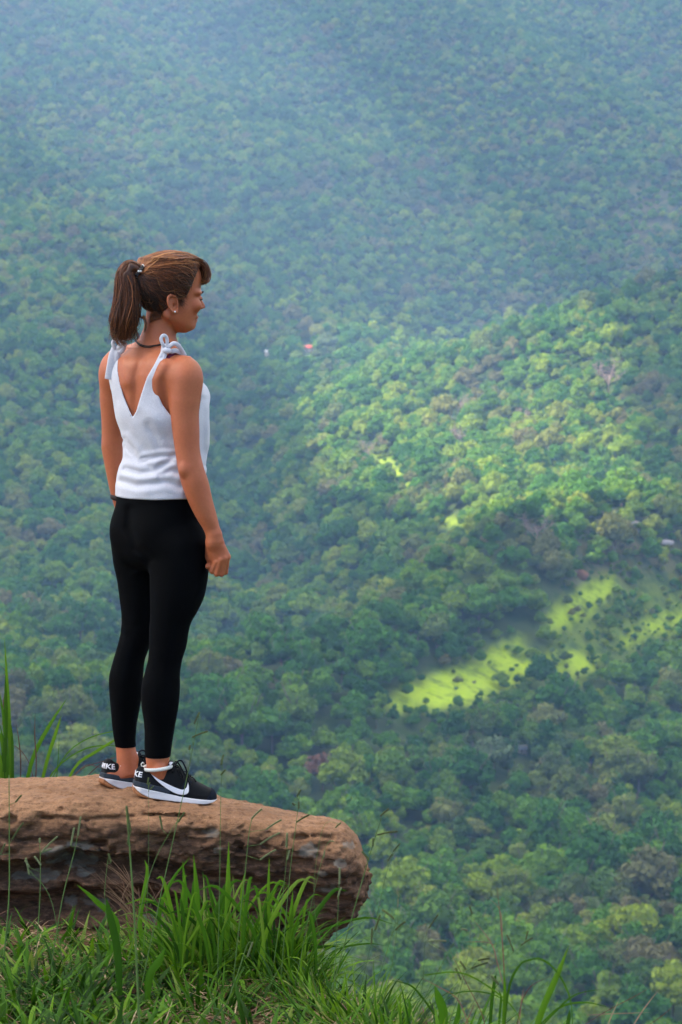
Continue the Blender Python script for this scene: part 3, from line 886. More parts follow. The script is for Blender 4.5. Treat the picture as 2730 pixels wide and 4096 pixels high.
def f_body(P):
    hid = np.interp(P[:, 2], [zpx(2260), zpx(2200), zpx(1760), zpx(1690)], [.012, .012, .012, 0.0])
    d = f_trunk(P) + hid
    an = smin(NA(P), ellipsoid(P, SHN + (.002, 0, -.010), (.042, .046, .052)), .035)
    af = smin(FA(P), ellipsoid(P, SHF + (-.002, 0, -.010), (.042, .045, .050)), .035)
    el = W(737, 1880, -.180); an = smin(an, ellipsoid(P, el, (.016, .014, .020)), .014)
    an = smin(an, f_near_hand(P), .008); af = smin(af, f_far_hand(P), .008)
    d = smin(d, smin(an, 1e3 + 0 * an, .01), .022)
    d = smin(d, af, .022)
    d = smin(d, NECK(P), .035)
    d = smin(d, f_head(P), .014)
    hl_ = np.interp(P[:, 2], [zpx(3010), zpx(2960)], [0, .010])
    lg = NL(P) + hl_; lf = FL(P) + np.interp(P[:, 2], [zpx(2970), zpx(2920)], [0, .010])
    d = smin(d, lg, .02); d = smin(d, lf, .02)
    # ankle bones
    d = smin(d, ellipsoid(P, W(532, 3035, .06), (.016, .014, .016)), .014)
    d = smin(d, ellipsoid(P, W(640, 3078, -.13), (.014, .014, .016)), .014)
    # feet inside the shoes
    for a, th, r in ((W(565, 3150, -.11), math.radians(78), 0), (W(440, 3120, .03), math.radians(62), 0)):
        dr = np.array((math.sin(th), math.cos(th), -.15))
        d = smin(d, cone(P, a + (0, 0, .012), a + dr * .185, .026, .018), .03)
    return d

M_SKIN = NM('skin', .52, .35)
_v = M_SKIN.coord()
_n1 = M_SKIN.noise(_v, 9, 3); _n2 = M_SKIN.noise(_v, 140, 3)
_col = M_SKIN.mix(_n1, (.36, .096, .035), (.47, .150, .062))
_col = M_SKIN.mix(M_SKIN.ramp(_n2, [(.35, 0), (.75, .35)]), _col, (.28, .070, .032))
_n4 = M_SKIN.noise(_v, 34, 4, .6)
_col = M_SKIN.mix(M_SKIN.ramp(_n4, [(.35, .30), (.5, 0), (.68, .22)]), _col, (.45, .115, .062))
M_SKIN.color(_col); M_SKIN.bump(_n2, .12, .002)
M_SKIN.b.inputs['Subsurface Weight'].default_value = .12
M_SKIN.b.inputs['Subsurface Radius'].default_value = (.012, .004, .002)
M_SKIN.b.inputs['Subsurface Scale'].default_value = 1.0
def flat(name, c, rough=.7, spec=.3):
    m = NM(name, rough, spec); m.color(c); return m
M_LEG = NM('black_jersey', .85, .05)
_v = M_LEG.coord((1, 1, 1)); M_LEG.color((.0014, .0015, .0020)); M_LEG.bump(M_LEG.noise(_v, 900, 2), .25, .001)
M_LEG.b.inputs['Sheen Weight'].default_value = .0
M_LEG.b.inputs['Sheen Roughness'].default_value = .4
M_TOP = NM('white_terry', .95, .1)
_v = M_TOP.coord(); _n = M_TOP.noise(_v, 230, 4, .75); _n3 = M_TOP.noise(_v, 16, 4)
M_TOP.color(M_TOP.mix(_n, (.40, .40, .455), (.68, .68, .735))); M_TOP.bump(M_TOP.math('ADD', _n, M_TOP.math('MULTIPLY', _n3, 1.5)), .5, .003)
M_TOP.b.inputs['Sheen Weight'].default_value = .25

woman = empty('person', tuple(W(600, 3175, 0.0)))
tag(woman, 'woman with brown ponytail, white tank top and black leggings standing on the rock ledge', 'person')
def pc(o):
    o.matrix_parent_inverse = Matrix.Translation(-Vector(woman.location)); return o
body = pc(sdf_obj('body', f_body, (-.86, -.26, zpx(3180)), (-.26, .30, zpx(1000)), .003, M_SKIN.m, woman))

# ---- leggings
def f_lower0(P):
    return smin(smin(f_trunk(P, False), NL(P), .028), FL(P), .028)
def f_legg(P):
    n = np.maximum(NL(P), zpx(3024, -.1) + .0 - P[:, 2]); f = np.maximum(FL(P), zpx(2984, .06) - P[:, 2])
    t = f_trunk(P, False)
    d = smin(t, 1e3 + 0 * t, .01)
    d = smin(smin(d, n, .028), f, .028)
    x, y = PXY(P)
    back = ((P - W(634, 2150, 0)) @ FW) < 0
    cleft = line_d(x, y, [(520, 2040), (516, 2110), (545, 2190), (600, 2240)]) / KS
    d = d + np.where(back, .010 * np.exp(-(cleft / .014) ** 2), 0)
    wr = (vnoise(P * (18, 18, 60)) - .5) * .0022
    knee = np.exp(-((P[:, 2] - zpx(2520)) / .06) ** 2) + np.exp(-((P[:, 2] - zpx(2990)) / .05) ** 2)
    d = d - .0025 + wr * knee
    return np.maximum(d, P[:, 2] - zpx(1965))
legg = pc(sdf_obj('leggings', f_legg, (-.80, -.24, zpx(3060)), (-.30, .24, zpx(1890)), .0038, M_LEG.m, woman))

# ---- tank top
LOOSE = Loft(*torso_rows([(1395,612,80,1.6),(1440,615,150,1.5),(1490,625,172,1.4),(1545,636,181,1.3),(1600,645,190,1.25),(1675,650,191,1.25),(1724,661,179,1.25),(1774,670,166,1.25),(1800,672,160,1.25),(1849,662,166,1.3),(1900,650,174,1.35),(1948,644,178,1.35),(2010,640,181,1.35),(2030,640,181,1.35)]), ang=TH)
V_NECK = [(478,1340),(476,1409),(473,1486),(481,1532),(496,1585),(518,1640),(532,1669),(546,1645),(566,1577),(589,1509),(620,1455),(643,1409),(652,1340)]
ARM_N = [(672,1330),(668,1400),(655,1440),(640,1490),(629,1532),(633,1577),(652,1620),(682,1660),(740,1690),(792,1665),(801,1610),(808,1550),(806,1500),(830,1330)]
ARM_F = [(449,1330),(447,1420),(434,1500),(431,1540),(436,1590),(452,1640),(445,1690),(380,1660),(340,1330)]
# folds: (polyline, depth m, width m)
FOLDS = [([(575,1838),(640,1826),(705,1822)], .007, .007), ([(510,1790),(560,1845),(600,1868)], .004, .010),
         ([(505,1880),(560,1893),(615,1888),(650,1862),(685,1842)], .007, .009), ([(488,1925),(545,1942),(610,1937),(660,1925),(720,1945)], .006, .010),
         ([(640,1900),(690,1880),(730,1890)], .005, .008), ([(500,1760),(530,1800)], .004, .008), ([(548,1665),(600,1720),(680,1760)], .003, .016),
         ([(815,1600),(812,1720),(818,1860)], .004, .010), ([(600,1700),(640,1790),(700,1800)], .003, .012), ([(740,1930),(760,1985)], .004, .010)]
def f_top(P, off=0.0):
    t = f_lower0(P) - .0055
    d = smin(t, LOOSE(P), .012)
    x, y = PXY(P)
    fr = (P - W(625, 1550, 0)) @ FW; rr = (P - W(625, 1550, 0)) @ RT
    fo = np.zeros(len(P))
    for pl, dep, wd in FOLDS:
        dd = line_d(x, y, pl) / KS
        fo += dep * np.exp(-(dd / wd) ** 2) - dep * .45 * np.exp(-((dd - 2.1 * wd) / (1.1 * wd)) ** 2)
    d = d + fo + (vnoise(P * 14) - .5) * .006 + (vnoise(P * 32) - .5) * .003
    d = np.minimum(d, t + .0015)
    cut = np.where(fr < .03, -poly_sd(x, y, V_NECK) / KS, -1)
    d = smax(d, cut, .003)
    cut = np.where(rr > -.01, -poly_sd(x, y, ARM_N) / KS, -1)
    d = smax(d, cut, .003)
    cut = np.where(rr < 0, -poly_sd(x, y, ARM_F) / KS, -1)
    d = smax(d, cut, .003)
    # front scoop
    scoop = np.maximum(np.abs(rr) - .075, np.maximum(-(fr - .02), -(P[:, 2] - zpx(1520))))
    d = smax(d, -scoop, .003)
    hem = zpx(1987) - P[:, 2] + .004 * (vnoise(P * 12) - .5)
    d = smax(d, hem, .006)
    d = smax(d, P[:, 2] - zpx(1372), .004)
    inner = np.maximum(f_trunk(P, False) - .001, -1)
    return d
top = pc(sdf_obj('tank_top', f_top, (-.80, -.26, zpx(2010)), (-.30, .26, zpx(1360)), .003, M_TOP.m, woman))

# surface projection along the view depth, for laying thin things onto the figure
def on_surface(f, px, py, y0=-.4, y1=.4, off=0.0, n=300):
    ys = np.linspace(y0, y1, n)
    P = np.array([W(px, py, y) for y in ys])
    d = f(P); i = np.argmax(d < off)
    if not (d < off).any(): return W(px, py, 0)
    return P[max(i - 1, 0)]
f_skin_n = lambda P: smin(smin(f_trunk(P), NECK(P), .035), f_head(P, False), .014)

# bows of the shoulder straps
def ribbon(name, pts, w, t, n=30, up=(0, -1, 0.2)):
    V, F = tube(catmull(pts, n), w, t, up=up, sides=10)
    return V, F
yb = on_surface(f_skin_n, 655, 1410)[1] - .008
bow = []
for pts, w, t in [
    ([(664,1398,-.0),(653,1378,-.012),(645,1358,-.012),(650,1344,-.010),(660,1342,-.004),(668,1352,.0),(670,1374,.0),(666,1396,.0)], .0052, .0030),
    ([(668,1396,-.004),(680,1384,-.010),(695,1374,-.012),(710,1378,-.008),(722,1392,.0),(733,1410,.01),(741,1424,.016)], .0068, .0028),
    ([(668,1402,-.002),(684,1405,-.004),(704,1403,0),(722,1410,.01),(738,1422,.018)], .0075, .003),
    ([(662,1402,-.006),(650,1425,-.010),(641,1455,-.010),(634,1490,-.008),(629,1520,-.006),(628,1533,-.005)], .0088, .0035),
    ([(666,1404,-.008),(658,1430,-.014),(652,1460,-.016),(644,1490,-.015),(634,1522,-.013),(632,1530,-.012)], .0058, .0032),
    ([(657,1398,-.012),(664,1402,-.016),(674,1404,-.014),(680,1400,-.008)], .0085, .006)]:
    bow.append(ribbon('bow', [W(a, b, yb + c) for a, b, c in pts], w, t))
V, F = join(bow)
pc(mesh_obj('strap_bow', V, F, M_TOP.m, woman))
yf = on_surface(f_skin_n, 470, 1410)[1] - .006
bow = []
for pts, w, t in [
    ([(472,1408,0),(460,1390,-.01),(452,1372,-.01),(462,1358,-.006),(476,1356,0),(484,1372,.004),(480,1395,.002)], .0060, .004),
    ([(478,1404,0),(490,1380,-.006),(500,1360,-.006),(515,1352,-.002),(522,1356,.004)], .0060, .004),
    ([(476,1398,-.010),(484,1384,-.012),(496,1376,-.010),(488,1400,-.012),(476,1408,-.010)], .010, .006),
    ([(470,1400,-.002),(472,1425,-.010),(474,1406,-.012)], .0075, .005),
    ([(464,1392,-.004),(452,1425,-.010),(446,1460,-.010),(440,1495,-.008),(437,1517,-.006)], .0135, .0035),
    ([(474,1396,-.008),(470,1425,-.012),(466,1460,-.010),(462,1500,-.008)], .0095, .0035)]:
    bow.append(ribbon('bow', [W(a, b, yf + c) for a, b, c in pts], w, t))
V, F = join(bow)
pc(mesh_obj('strap_bow', V, F, M_TOP.m, woman))

# maroon bra: band under the arm and the strap over the near shoulder
M_BRA = flat('maroon_jersey', (.10, .006, .028), .7)
def f_bra(P):
    x, y = PXY(P)
    d = f_trunk(P, False) - .0035
    fr = (P - W(625, 1550, 0)) @ FW; rr = (P - W(625, 1550, 0)) @ RT
    band = np.maximum(np.maximum(P[:, 2] - zpx(1530), zpx(1720) - P[:, 2]), -(fr - .005))
    sd = line_d(x, y, [(656,1455),(664,1440),(680,1422),(700,1411),(730,1411)]) / KS - .006
    strap = np.maximum(sd, -(rr - .02))
    fs = np.maximum(np.abs(rr - .085) - .010, np.maximum(-(fr - .02), zpx(1560) - P[:, 2]))
    return smax(d, np.minimum(np.minimum(band, strap), fs), .002)
pc(sdf_obj('bra', f_bra, (-.72, -.26, zpx(1730)), (-.36, .24, zpx(1390)), .003, M_BRA.m, woman))

# ---- necklace cord, two turns
M_CORD = flat('dark_cord', (.02, .010, .008), .6)
parts = []
for off in (0, 5):
    top_pts = [(541,1356),(550,1368),(562,1377),(580,1383),(600,1384),(620,1381),(640,1377),(662,1372),(684,1371)]
    pts = [on_surface(f_skin_n, a, b + off * (1 if i < 5 else .6), off=.003) for i, (a, b) in enumerate(top_pts)]
    # front half: down over the collar bones
    cfr = W(640, 1395, 0) + FW * .075
    pts += [W(692, 1385, -.015), W(690, 1400, .03), cfr + (0, 0, -.012), W(610, 1385, .07), W(560, 1365, .06), pts[0]]
    parts.append(tube(catmull(pts, 90), .0018, sides=6))
V, F = join(parts); pc(mesh_obj('necklace', V, F, M_CORD.m, woman))

# ---- watch strap at far wrist
def ring(c, rx, ry, w, t, tilt=(0, 0), n=40, wob=0.0):
    a = np.linspace(0, 2 * math.pi, n + 1)
    P = np.stack([c[0] + rx * np.cos(a), c[1] + ry * np.sin(a), c[2] + tilt[0] * np.cos(a) + tilt[1] * np.sin(a)], 1)
    return tube(P, t, w, up=(0, 0, 1), sides=8, close=False)
V, F = ring(W(478, 1994, .16), .0255, .026, .008, .003, (-.006, 0)); pc(mesh_obj('wristband', V, F, M_CORD.m, woman))

# ---- anklet: plaited white cord
M_ANK = NM('white_cord', .9, .1); _v = M_ANK.coord(); M_ANK.color(M_ANK.mix(M_ANK.noise(_v, 500, 2), (.5, .5, .46), (.78, .78, .74)))
parts = []
a = np.linspace(0, 2 * math.pi, 160)
for ph in range(3):
    tw = a * 14 + ph * 2.094
    c = W(631, 3062, -.10)
    P = np.stack([c[0] + (.044 + .0032 * np.cos(tw)) * np.cos(a), c[1] + (.044 + .0032 * np.cos(tw)) * np.sin(a), c[2] - .007 + .006 * np.cos(a - .3) + .004 * np.abs(np.sin(a / 2)) + .0034 * np.sin(tw)], 1)
    parts.append(tube(P, .0030, sides=6, close=False))
parts.append(tube(catmull([W(577, 3055, -.12), W(572, 3050, -.125), W(566, 3058, -.125), W(569, 3066, -.125)], 10), .0022, sides=6))
V, F = join(parts); pc(mesh_obj('anklet', V, F, M_ANK.m, woman))

# ---- ear studs
M_STUD = flat('silver', (.8, .8, .8), .2, .8)
def ball(c, r, n=10):
    V, F = [], []
    for i in range(n + 1):
        for j in range(2 * n):
            a = math.pi * i / n; b = math.pi * j / n
            V.append((c[0] + r * math.sin(a) * math.cos(b), c[1] + r * math.sin(a) * math.sin(b), c[2] + r * math.cos(a)))
    for i in range(n):
        for j in range(2 * n):
            k = (j + 1) % (2 * n)
            F.append((i * 2 * n + j, (i + 1) * 2 * n + j, (i + 1) * 2 * n + k, i * 2 * n + k))
    return np.array(V), np.array(F)
V, F = ball(on_surface(f_body, 701, 1247, off=.001), .0030); pc(mesh_obj('earring', V, F, M_STUD.m, woman))
V, F = ball(on_surface(f_body, 669, 1220, off=.001), .0016, 6); pc(mesh_obj('earring', V, F, M_STUD.m, woman))

# ---- face details
M_LIP = flat('lips', (.40, .085, .085), .4)
def f_lips(P):
    L = (P - H0) @ HM.T; ar = np.stack([L[:, 0], np.abs(L[:, 1]), L[:, 2]], 1)
    q = lambda px, py, r=0.0: np.array(((px - 676) / KS / HF[0], r, (1190 - py) / KS))
    return smin(ellipsoid(ar, q(774, 1270, .008), (.0105, .020, .0042)), ellipsoid(ar, q(772, 1280, .006), (.0105, .016, .0055)), .002)
c = hw(772, 1275); pc(sdf_obj('lips', f_lips, c - .035, c + .035, .0015, M_LIP.m, woman))
M_BROW = flat('brow_hair', (.045, .020, .010), .7)
for s in (1, -1):
    q = lambda px, py, r: H0 + np.array(((px - 676) / KS / HF[0], r * s, (1190 - py) / KS)) @ HM
    pts = [q(803, 1171, .010), q(803, 1167, .022), q(795, 1167, .036), q(782, 1171, .047)]
    V, F = tube(catmull(pts, 12), .0016, .0024, sides=6); pc(mesh_obj('eyebrow', V, F, M_BROW.m, woman))
    pts = [q(796, 1195, .017), q(797, 1196, .028), q(791, 1198, .040), q(782, 1200, .047)]
    V, F = tube(catmull(pts, 12), .0013, .0016, sides=6); pc(mesh_obj('eyelashes', V, F, M_BROW.m, woman))

# ================================================================== hair
M_HAIR = NM('brown_hair', .42, .45)
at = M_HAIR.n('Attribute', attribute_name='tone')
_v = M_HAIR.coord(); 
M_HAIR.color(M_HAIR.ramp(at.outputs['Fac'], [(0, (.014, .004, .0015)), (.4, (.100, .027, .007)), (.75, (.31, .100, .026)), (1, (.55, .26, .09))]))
HAIR_POLY = [(812,1000),(812,1040),(792,1062),(772,1082),(757,1108),(745,1135),(733,1160),(722,1184),(712,1192),(702,1186),(690,1178),(668,1184),(658,1215),(643,1250),(622,1274),(592,1284),(555,1270),(520,1200),(520,1000),(700,950)]
def head_px(P):
    L = (P - H0) @ HM.T
    return 676 + L[:, 0] * KS * HF[0], 1190 - L[:, 2] * KS, L[:, 1]
def f_cap(P):
    x, y, r = head_px(P)
    d = f_head(P, False)
    L = (P - H0) @ HM.T
    th = np.interp(y, [1010, 1060, 1120, 1200, 1280], [.013, .012, .010, .008, .005])
    d = d - th
    d = smin(d, ellipsoid(L, ((700 - 676) / KS, 0, (1190 - 1066) / KS), (.070, .052, .030)), .03)
    d = d + (vnoise(P * 60) - .5) * .004
    d = smax(d, poly_sd(x, y, HAIR_POLY) / KS, .008)
    d = smin(d, cone(P, W(600, 1098, -.045), W(566, 1084, -.066), .030, .012), .02)      # hair gathered to the tie
    # fringe, swept forward and curled under
    b = chain(L, [hl(755, 1052), hl(788, 1060), hl(804, 1080), hl(809, 1106), hl(805, 1124)], [.022, .020, .017, .013, .007], .012)
    d = smin(d, np.maximum(b, np.abs(L[:, 1]) - .045), .012)
    return d
lo = H0 - (.14, .13, .10); hi = H0 + (.15, .13, .16)
Vc, Fc = polygonise(f_cap, lo, hi, .003)
PT = [W(560, 1083, -.068), W(536, 1068, -.070), W(514, 1072, -.072), W(502, 1105, -.072), W(507, 1150, -.070), W(508, 1200, -.068), W(502, 1250, -.066), W(496, 1300, -.064), W(490, 1340, -.062)]
PR = [.008, .010, .016, .022, .027, .031, .034, .033, .020]
PTc = catmull(PT, 40); PRc = np.interp(np.linspace(0, 1, 40), np.linspace(0, 1, len(PR)), PR)
def f_pony(P):
    d = None
    for i in range(0, 37, 3):
        e = cone(P, PTc[i], PTc[i + 3], PRc[i] * .86, PRc[i + 3] * .86)
        d = e if d is None else smin(d, e, .01)
    return d + (vnoise(P * (70, 70, 18)) - .5) * .012
Vp, Fp = polygonise(f_pony, W(400, 1420, -.15), W(600, 1040, .06), .003)
Vb, Fb = join([(Vc, Fc), (Vp, Fp)])
tone_b = .05 + .35 * vnoise(Vb * (110, 110, 30))
# strands over the cap
def ray_cap(D):
    """push directions D (from head centre) out to the cap surface"""
    lo_ = np.full(len(D), .04); hi_ = np.full(len(D), .17)
    cc = H0 + HM.T @ np.array((-.005, 0, .03))
    for _ in range(13):
        m = (lo_ + hi_) / 2
        inside = f_capsm(cc + D * m[:, None]) < 0
        lo_ = np.where(inside, m, lo_); hi_ = np.where(inside, hi_, m)
    return cc, lo_
def f_capsm(P):
    x, y, r = head_px(P)
    L = (P - H0) @ HM.T
    d = f_head(P, False) - np.interp(y, [1010, 1060, 1120, 1200, 1280], [.013, .012, .010, .008, .005])
    return smin(d, ellipsoid(L, ((700 - 676) / KS, 0, (1190 - 1066) / KS), (.070, .052, .030)), .03)
SV, SF, ST = [], [], []
def add_strands(paths, rad, tone):
    """paths (N, n, 3): thin three-sided strands tapering at both ends"""
    global _so
    N, n, _ = paths.shape
    T = np.gradient(paths, axis=1); T /= np.linalg.norm(T, axis=2)[..., None] + 1e-9
    A = np.cross(T, np.array((.3, -1, .2))); A /= np.linalg.norm(A, axis=2)[..., None] + 1e-9
    B = np.cross(A, T)
    taper = np.minimum(1, np.minimum(np.linspace(.5, 6, n), np.linspace(5, .15, n)))
    r = (np.asarray(rad)[:, None] if np.ndim(rad) else rad) * taper[None, :] * np.ones((N, 1))
    V = np.stack([paths + A * (math.cos(q) * r[..., None]) + B * (math.sin(q) * r[..., None]) for q in (0, 2.094, 4.189)], 2)  # N,n,3,3
    base = (np.arange(N) * n * 3)[:, None, None] + _so
    i = np.arange(n - 1)[None, :, None] * 3; j = np.arange(3)[None, None, :]; k = (j + 1) % 3
    F = np.stack([base + i + j, base + i + k, base + i + 3 + k, base + i + 3 + j], -1).reshape(-1, 4)
    SV.append(V.reshape(-1, 3)); SF.append(F); ST.append(np.repeat(tone, n * 3)); _so += V.shape[0] * V.shape[1] * 3
_so = 0
rg = np.random.default_rng(3)
sel = Vc[rg.integers(0, len(Vc), 9000)]
x, y, r = head_px(sel)
ok = (f_capsm(sel) > -.004) & (x < 806) & (x > 560)
sel = sel[ok][:3300]
tie = W(563, 1083, -.068)
cc, _ = ray_cap(np.array([[0, 0, 1.0]]))
n = 13
s = np.linspace(0, 1, n)[None, :, None]
lin = sel[:, None] * (1 - s) + tie * s
x, y, r = head_px(sel)
bow_ = (rg.normal(0, .008, (len(sel), 1, 3)) + np.array((0, 0, -.012)) * (rg.random((len(sel), 1, 1)))) * np.sin(s * math.pi)
lin = lin + bow_
D = (lin - cc).reshape(-1, 3); ln = np.linalg.norm(D, axis=1); D = D / ln[:, None]
_, rad = ray_cap(D)
lift = np.repeat(rg.random(len(sel)) ** 3 * .004 + .0005, n)
pts = (cc + D * (rad + lift)[:, None]).reshape(len(sel), n, 3)
end = np.clip((s - .72) / .28, 0, 1) ** 1.3
pts = pts * (1 - end) + tie * end + rg.normal(0, .0035, (len(sel), 1, 3)) * end
pts += .0012 * np.sin(s * rg.uniform(6, 20, (len(sel), 1, 1)) + rg.uniform(0, 6, (len(sel), 1, 1)))
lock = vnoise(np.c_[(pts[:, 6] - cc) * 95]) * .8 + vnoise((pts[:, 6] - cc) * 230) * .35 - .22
tn = np.clip(lock + rg.normal(0, .10, len(sel)) + .24 * (1085 - y) / 100, 0, 1)  # random locks, plus overhead light painted in as paler strands towards the crown
pts += ((tn - .4) * .004)[:, None, None] * D.reshape(len(sel), n, 3) * np.sin(np.clip(s, 0, 1) * math.pi)
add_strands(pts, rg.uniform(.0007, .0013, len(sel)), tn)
# messy strands at the side and crown
N = 160; a0 = sel[rg.integers(0, len(sel), N)]
s2 = np.linspace(0, 1, 12)[None, :, None]
dirv = (tie - a0); dirv /= np.linalg.norm(dirv, axis=1)[:, None]
curl = rg.normal(0, .012, (N, 1, 3)) * np.sin(s2 * math.pi * rg.uniform(.6, 1.4, (N, 1, 1)))
seg = a0[:, None] + dirv[:, None] * s2 * rg.uniform(.02, .07, (N, 1, 1)) + curl
D = (seg - cc).reshape(-1, 3); D /= np.linalg.norm(D, axis=1)[:, None]
_, rad = ray_cap(D)
seg = (cc + D * (rad + np.repeat(rg.uniform(.001, .006, N), 12))[:, None]).reshape(N, 12, 3)
add_strands(seg, .0005, rg.uniform(.45, 1, N))
# wisps at the temple and nape
def refine(P0, n):
    k = P0.shape[1]; Q = np.concatenate([2 * P0[:, :1] - P0[:, 1:2], P0, 2 * P0[:, -1:] - P0[:, -2:-1]], 1)
    t = np.linspace(0, k - 1, n); i = np.clip(t.astype(int), 0, k - 2); f = (t - i)[None, :, None]
    p0, p1, p2, p3 = Q[:, i], Q[:, i + 1], Q[:, i + 2], Q[:, i + 3]
    return 0.5 * ((2 * p1) + (-p0 + p2) * f + (2*p0 - 5*p1 + 4*p2 - p3) * f**2 + (-p0 + 3*p1 - 3*p2 + p3) * f**3)
for a0_, b0_, m in (((728, 1150), (706, 1178), 50), ((736, 1120), (700, 1160), 50), ((712, 1180), (735, 1222), 26), ((722, 1160), (742, 1200), 22), ((640, 1250), (600, 1262), 30), ((600, 1280), (640, 1268), 30), ((664, 1206), (640, 1262), 30), ((756, 1090), (742, 1150), 60), ((766, 1086), (735, 1120), 50), ((748, 1130), (722, 1150), 60)):
    P0 = np.zeros((m, 4, 3)); e0 = rg.normal(0, 7, (m, 2)); e1 = rg.normal(0, 9, (m, 2))
    for i in range(4):
        k_ = i / 3
        for j in range(m):
            P0[j, i] = on_surface(f_skin_n, a0_[0] * (1 - k_) + b0_[0] * k_ + e0[j, 0] * (1 - k_) + e1[j, 0] * k_, a0_[1] * (1 - k_) + b0_[1] * k_ + e0[j, 1] * (1 - k_) + e1[j, 1] * k_, -.14, .02, off=.002 + .004 * (i % 2), n=60)
    add_strands(refine(P0, 8), .0006, rg.uniform(.1, .7, m))
# fringe strands: from the crown forward, over and curled under
N = 620
rr_ = rg.normal(0, .018, N); sh = rg.normal(0, 1, (N, 2)) * (3.2, 3.2)
gp = [(725,1044),(760,1036),(788,1041),(806,1060),(816,1088),(818,1112),(811,1130),(802,1136),(794,1128)]
k = len(gp)
sc_ = rg.uniform(.0, 1, N) ** .5
P0 = np.zeros((N, k, 3))
for i, (a, b) in enumerate(gp):
    cxp, cyp = 793, 1088
    aa = cxp + (a - cxp) * (.55 + .45 * sc_) + sh[:, 0]; bb = cyp + (b - cyp) * (.55 + .45 * sc_) + sh[:, 1]
    L = np.stack([(aa - 676) / KS / HF[0], rr_ * (1 + .5 * i / k), (1190 - bb) / KS], 1)
    P0[:, i] = H0 + L @ HM
# refine by catmull per strand
P1 = refine(P0, 18)
cut = rg.uniform(.75, 1, N)
add_strands(P1, rg.uniform(.0007, .0012, N), np.clip(.2 + .7 * vnoise(np.c_[rr_ * 160, sc_ * 6, sh[:, 0] * .3]) + rg.normal(0, .12, N), 0, 1))
# ponytail strands
N = 1900
k = len(PTc); ang = rg.uniform(0, 2 * math.pi, N); q = np.sqrt(rg.uniform(.35, 1, N))
T = np.gradient(PTc, axis=0); T /= np.linalg.norm(T, axis=1)[:, None]
A = np.cross(T, (0, 1, 0)); A /= np.linalg.norm(A, axis=1)[:, None]; B = np.cross(A, T)
length = rg.uniform(.72, 1.12, N)
nn = 20; tt = np.linspace(0, 1, nn)[None, :] * np.minimum(length, 1)[:, None] * (k - 1)
ti = np.clip(tt.astype(int), 0, k - 2); tf = (tt - ti)[..., None]
lerp = lambda arr: arr[ti] * (1 - tf) + arr[ti + 1] * tf
ctr = lerp(PTc); Aa = lerp(A); Bb = lerp(B); Rr = (lerp(PRc[:, None]))[..., 0] * q[:, None]
wave = .0078 * np.sin(tt / k * rg.uniform(5, 12, (N, 1)) + rg.uniform(0, 6, (N, 1)))
spread = 1 + .25 * (tt / k) * rg.normal(0, 1, (N, 1))
Pp = ctr + Aa * (np.cos(ang)[:, None] * Rr * spread + wave)[..., None] + Bb * (np.sin(ang)[:, None] * Rr * spread)[..., None]
# tips curl forward under
tc = np.clip((tt / k - .80) / .20, 0, 1)[..., None] ** 2
Pp += tc * (rg.normal(.0, .014, (N, 1, 1)) * np.array((1, .3, 0)) + rg.uniform(-.042, .015, (N, 1, 1)) * np.array((0, 0, 1.0)))
_lk = .5 + .5 * np.sin(ang * 7 + 3 * np.sin(ang * 3 + 1)) * np.cos(q * 30)
add_strands(Pp, rg.uniform(.0007, .0013, N), np.clip(_lk * .75 + rg.normal(0, .12, N) - .02, 0, 1))
# loose curls below the ponytail
for pts in ([(530,1290),(540,1310),(548,1330),(553,1350),(545,1357)],[(520,1300),(536,1318),(540,1345),(532,1358)],[(470,1320),(464,1345),(470,1368),(486,1385)],[(480,1320),(478,1350),(488,1372),(500,1380)],[(450,1290),(446,1320),(452,1345),(462,1360)],[(575,1262),(584,1285),(584,1310),(580,1330)],[(549,1250),(556,1262),(566,1268),(578,1270)]):
    m = 22
    base_ = np.array([W(a, b, -.055) for a, b in pts])
    P0 = base_[None] + rg.normal(0, .0022, (m, 1, 3)) + rg.normal(0, .0016, (m, len(pts), 3))
    add_strands(refine(P0, 12), .0005, rg.uniform(.3, .9, m))
# flyaways over the crown
N = 34
a = rg.uniform(600, 830, N)
P0 = np.zeros((N, 4, 3))
for i in range(4):
    px = a + rg.uniform(20, 60, N) * (i / 3 - .5) * 2
    py = np.interp(px, [560, 600, 650, 700, 760, 820, 850], [1066, 1038, 1016, 1014, 1028, 1062, 1100]) - rg.uniform(0, 9, N) * math.sin(i / 3 * math.pi)
    for j in range(N): P0[j, i] = W(px[j], py[j], rg.normal(0, .012))
add_strands(refine(P0, 10), .00022, rg.uniform(.6, 1, N))
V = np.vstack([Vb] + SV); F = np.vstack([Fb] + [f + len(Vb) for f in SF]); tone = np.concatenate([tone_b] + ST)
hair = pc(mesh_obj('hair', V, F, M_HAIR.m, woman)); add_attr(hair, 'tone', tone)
# beaded hair tie
parts_d = []; M_BEAD = flat('dark_bead', (.02, .02, .025), .15, .8)
parts_l = []
tdir = (PTc[2] - PTc[0]); tdir /= np.linalg.norm(tdir)
e1 = np.array((0, 0, 1.0)) - tdir * tdir[2]; e1 /= np.linalg.norm(e1); e2 = np.cross(tdir, e1)
for row in range(2):
    for i in range(16):
        a = 2 * math.pi * (i + row * .5) / 16
        c = W(560, 1083, -.068) + tdir * (row * .0052 - .003) + (e1 * math.cos(a) + e2 * math.sin(a)) * .0195
        (parts_l if (i + row) % 4 == 0 or math.cos(a) > .86 else parts_d).append(ball(c, .0034, 5))
V, F = join(parts_d); tie_o = pc(mesh_obj('hair_tie', V, F, M_BEAD.m, hair)) if False else mesh_obj('hair_tie', V, F, M_BEAD.m, woman); pc(tie_o)
V, F = join(parts_l); b2 = mesh_obj('glass_beads', V, F, M_STUD.m, tie_o)

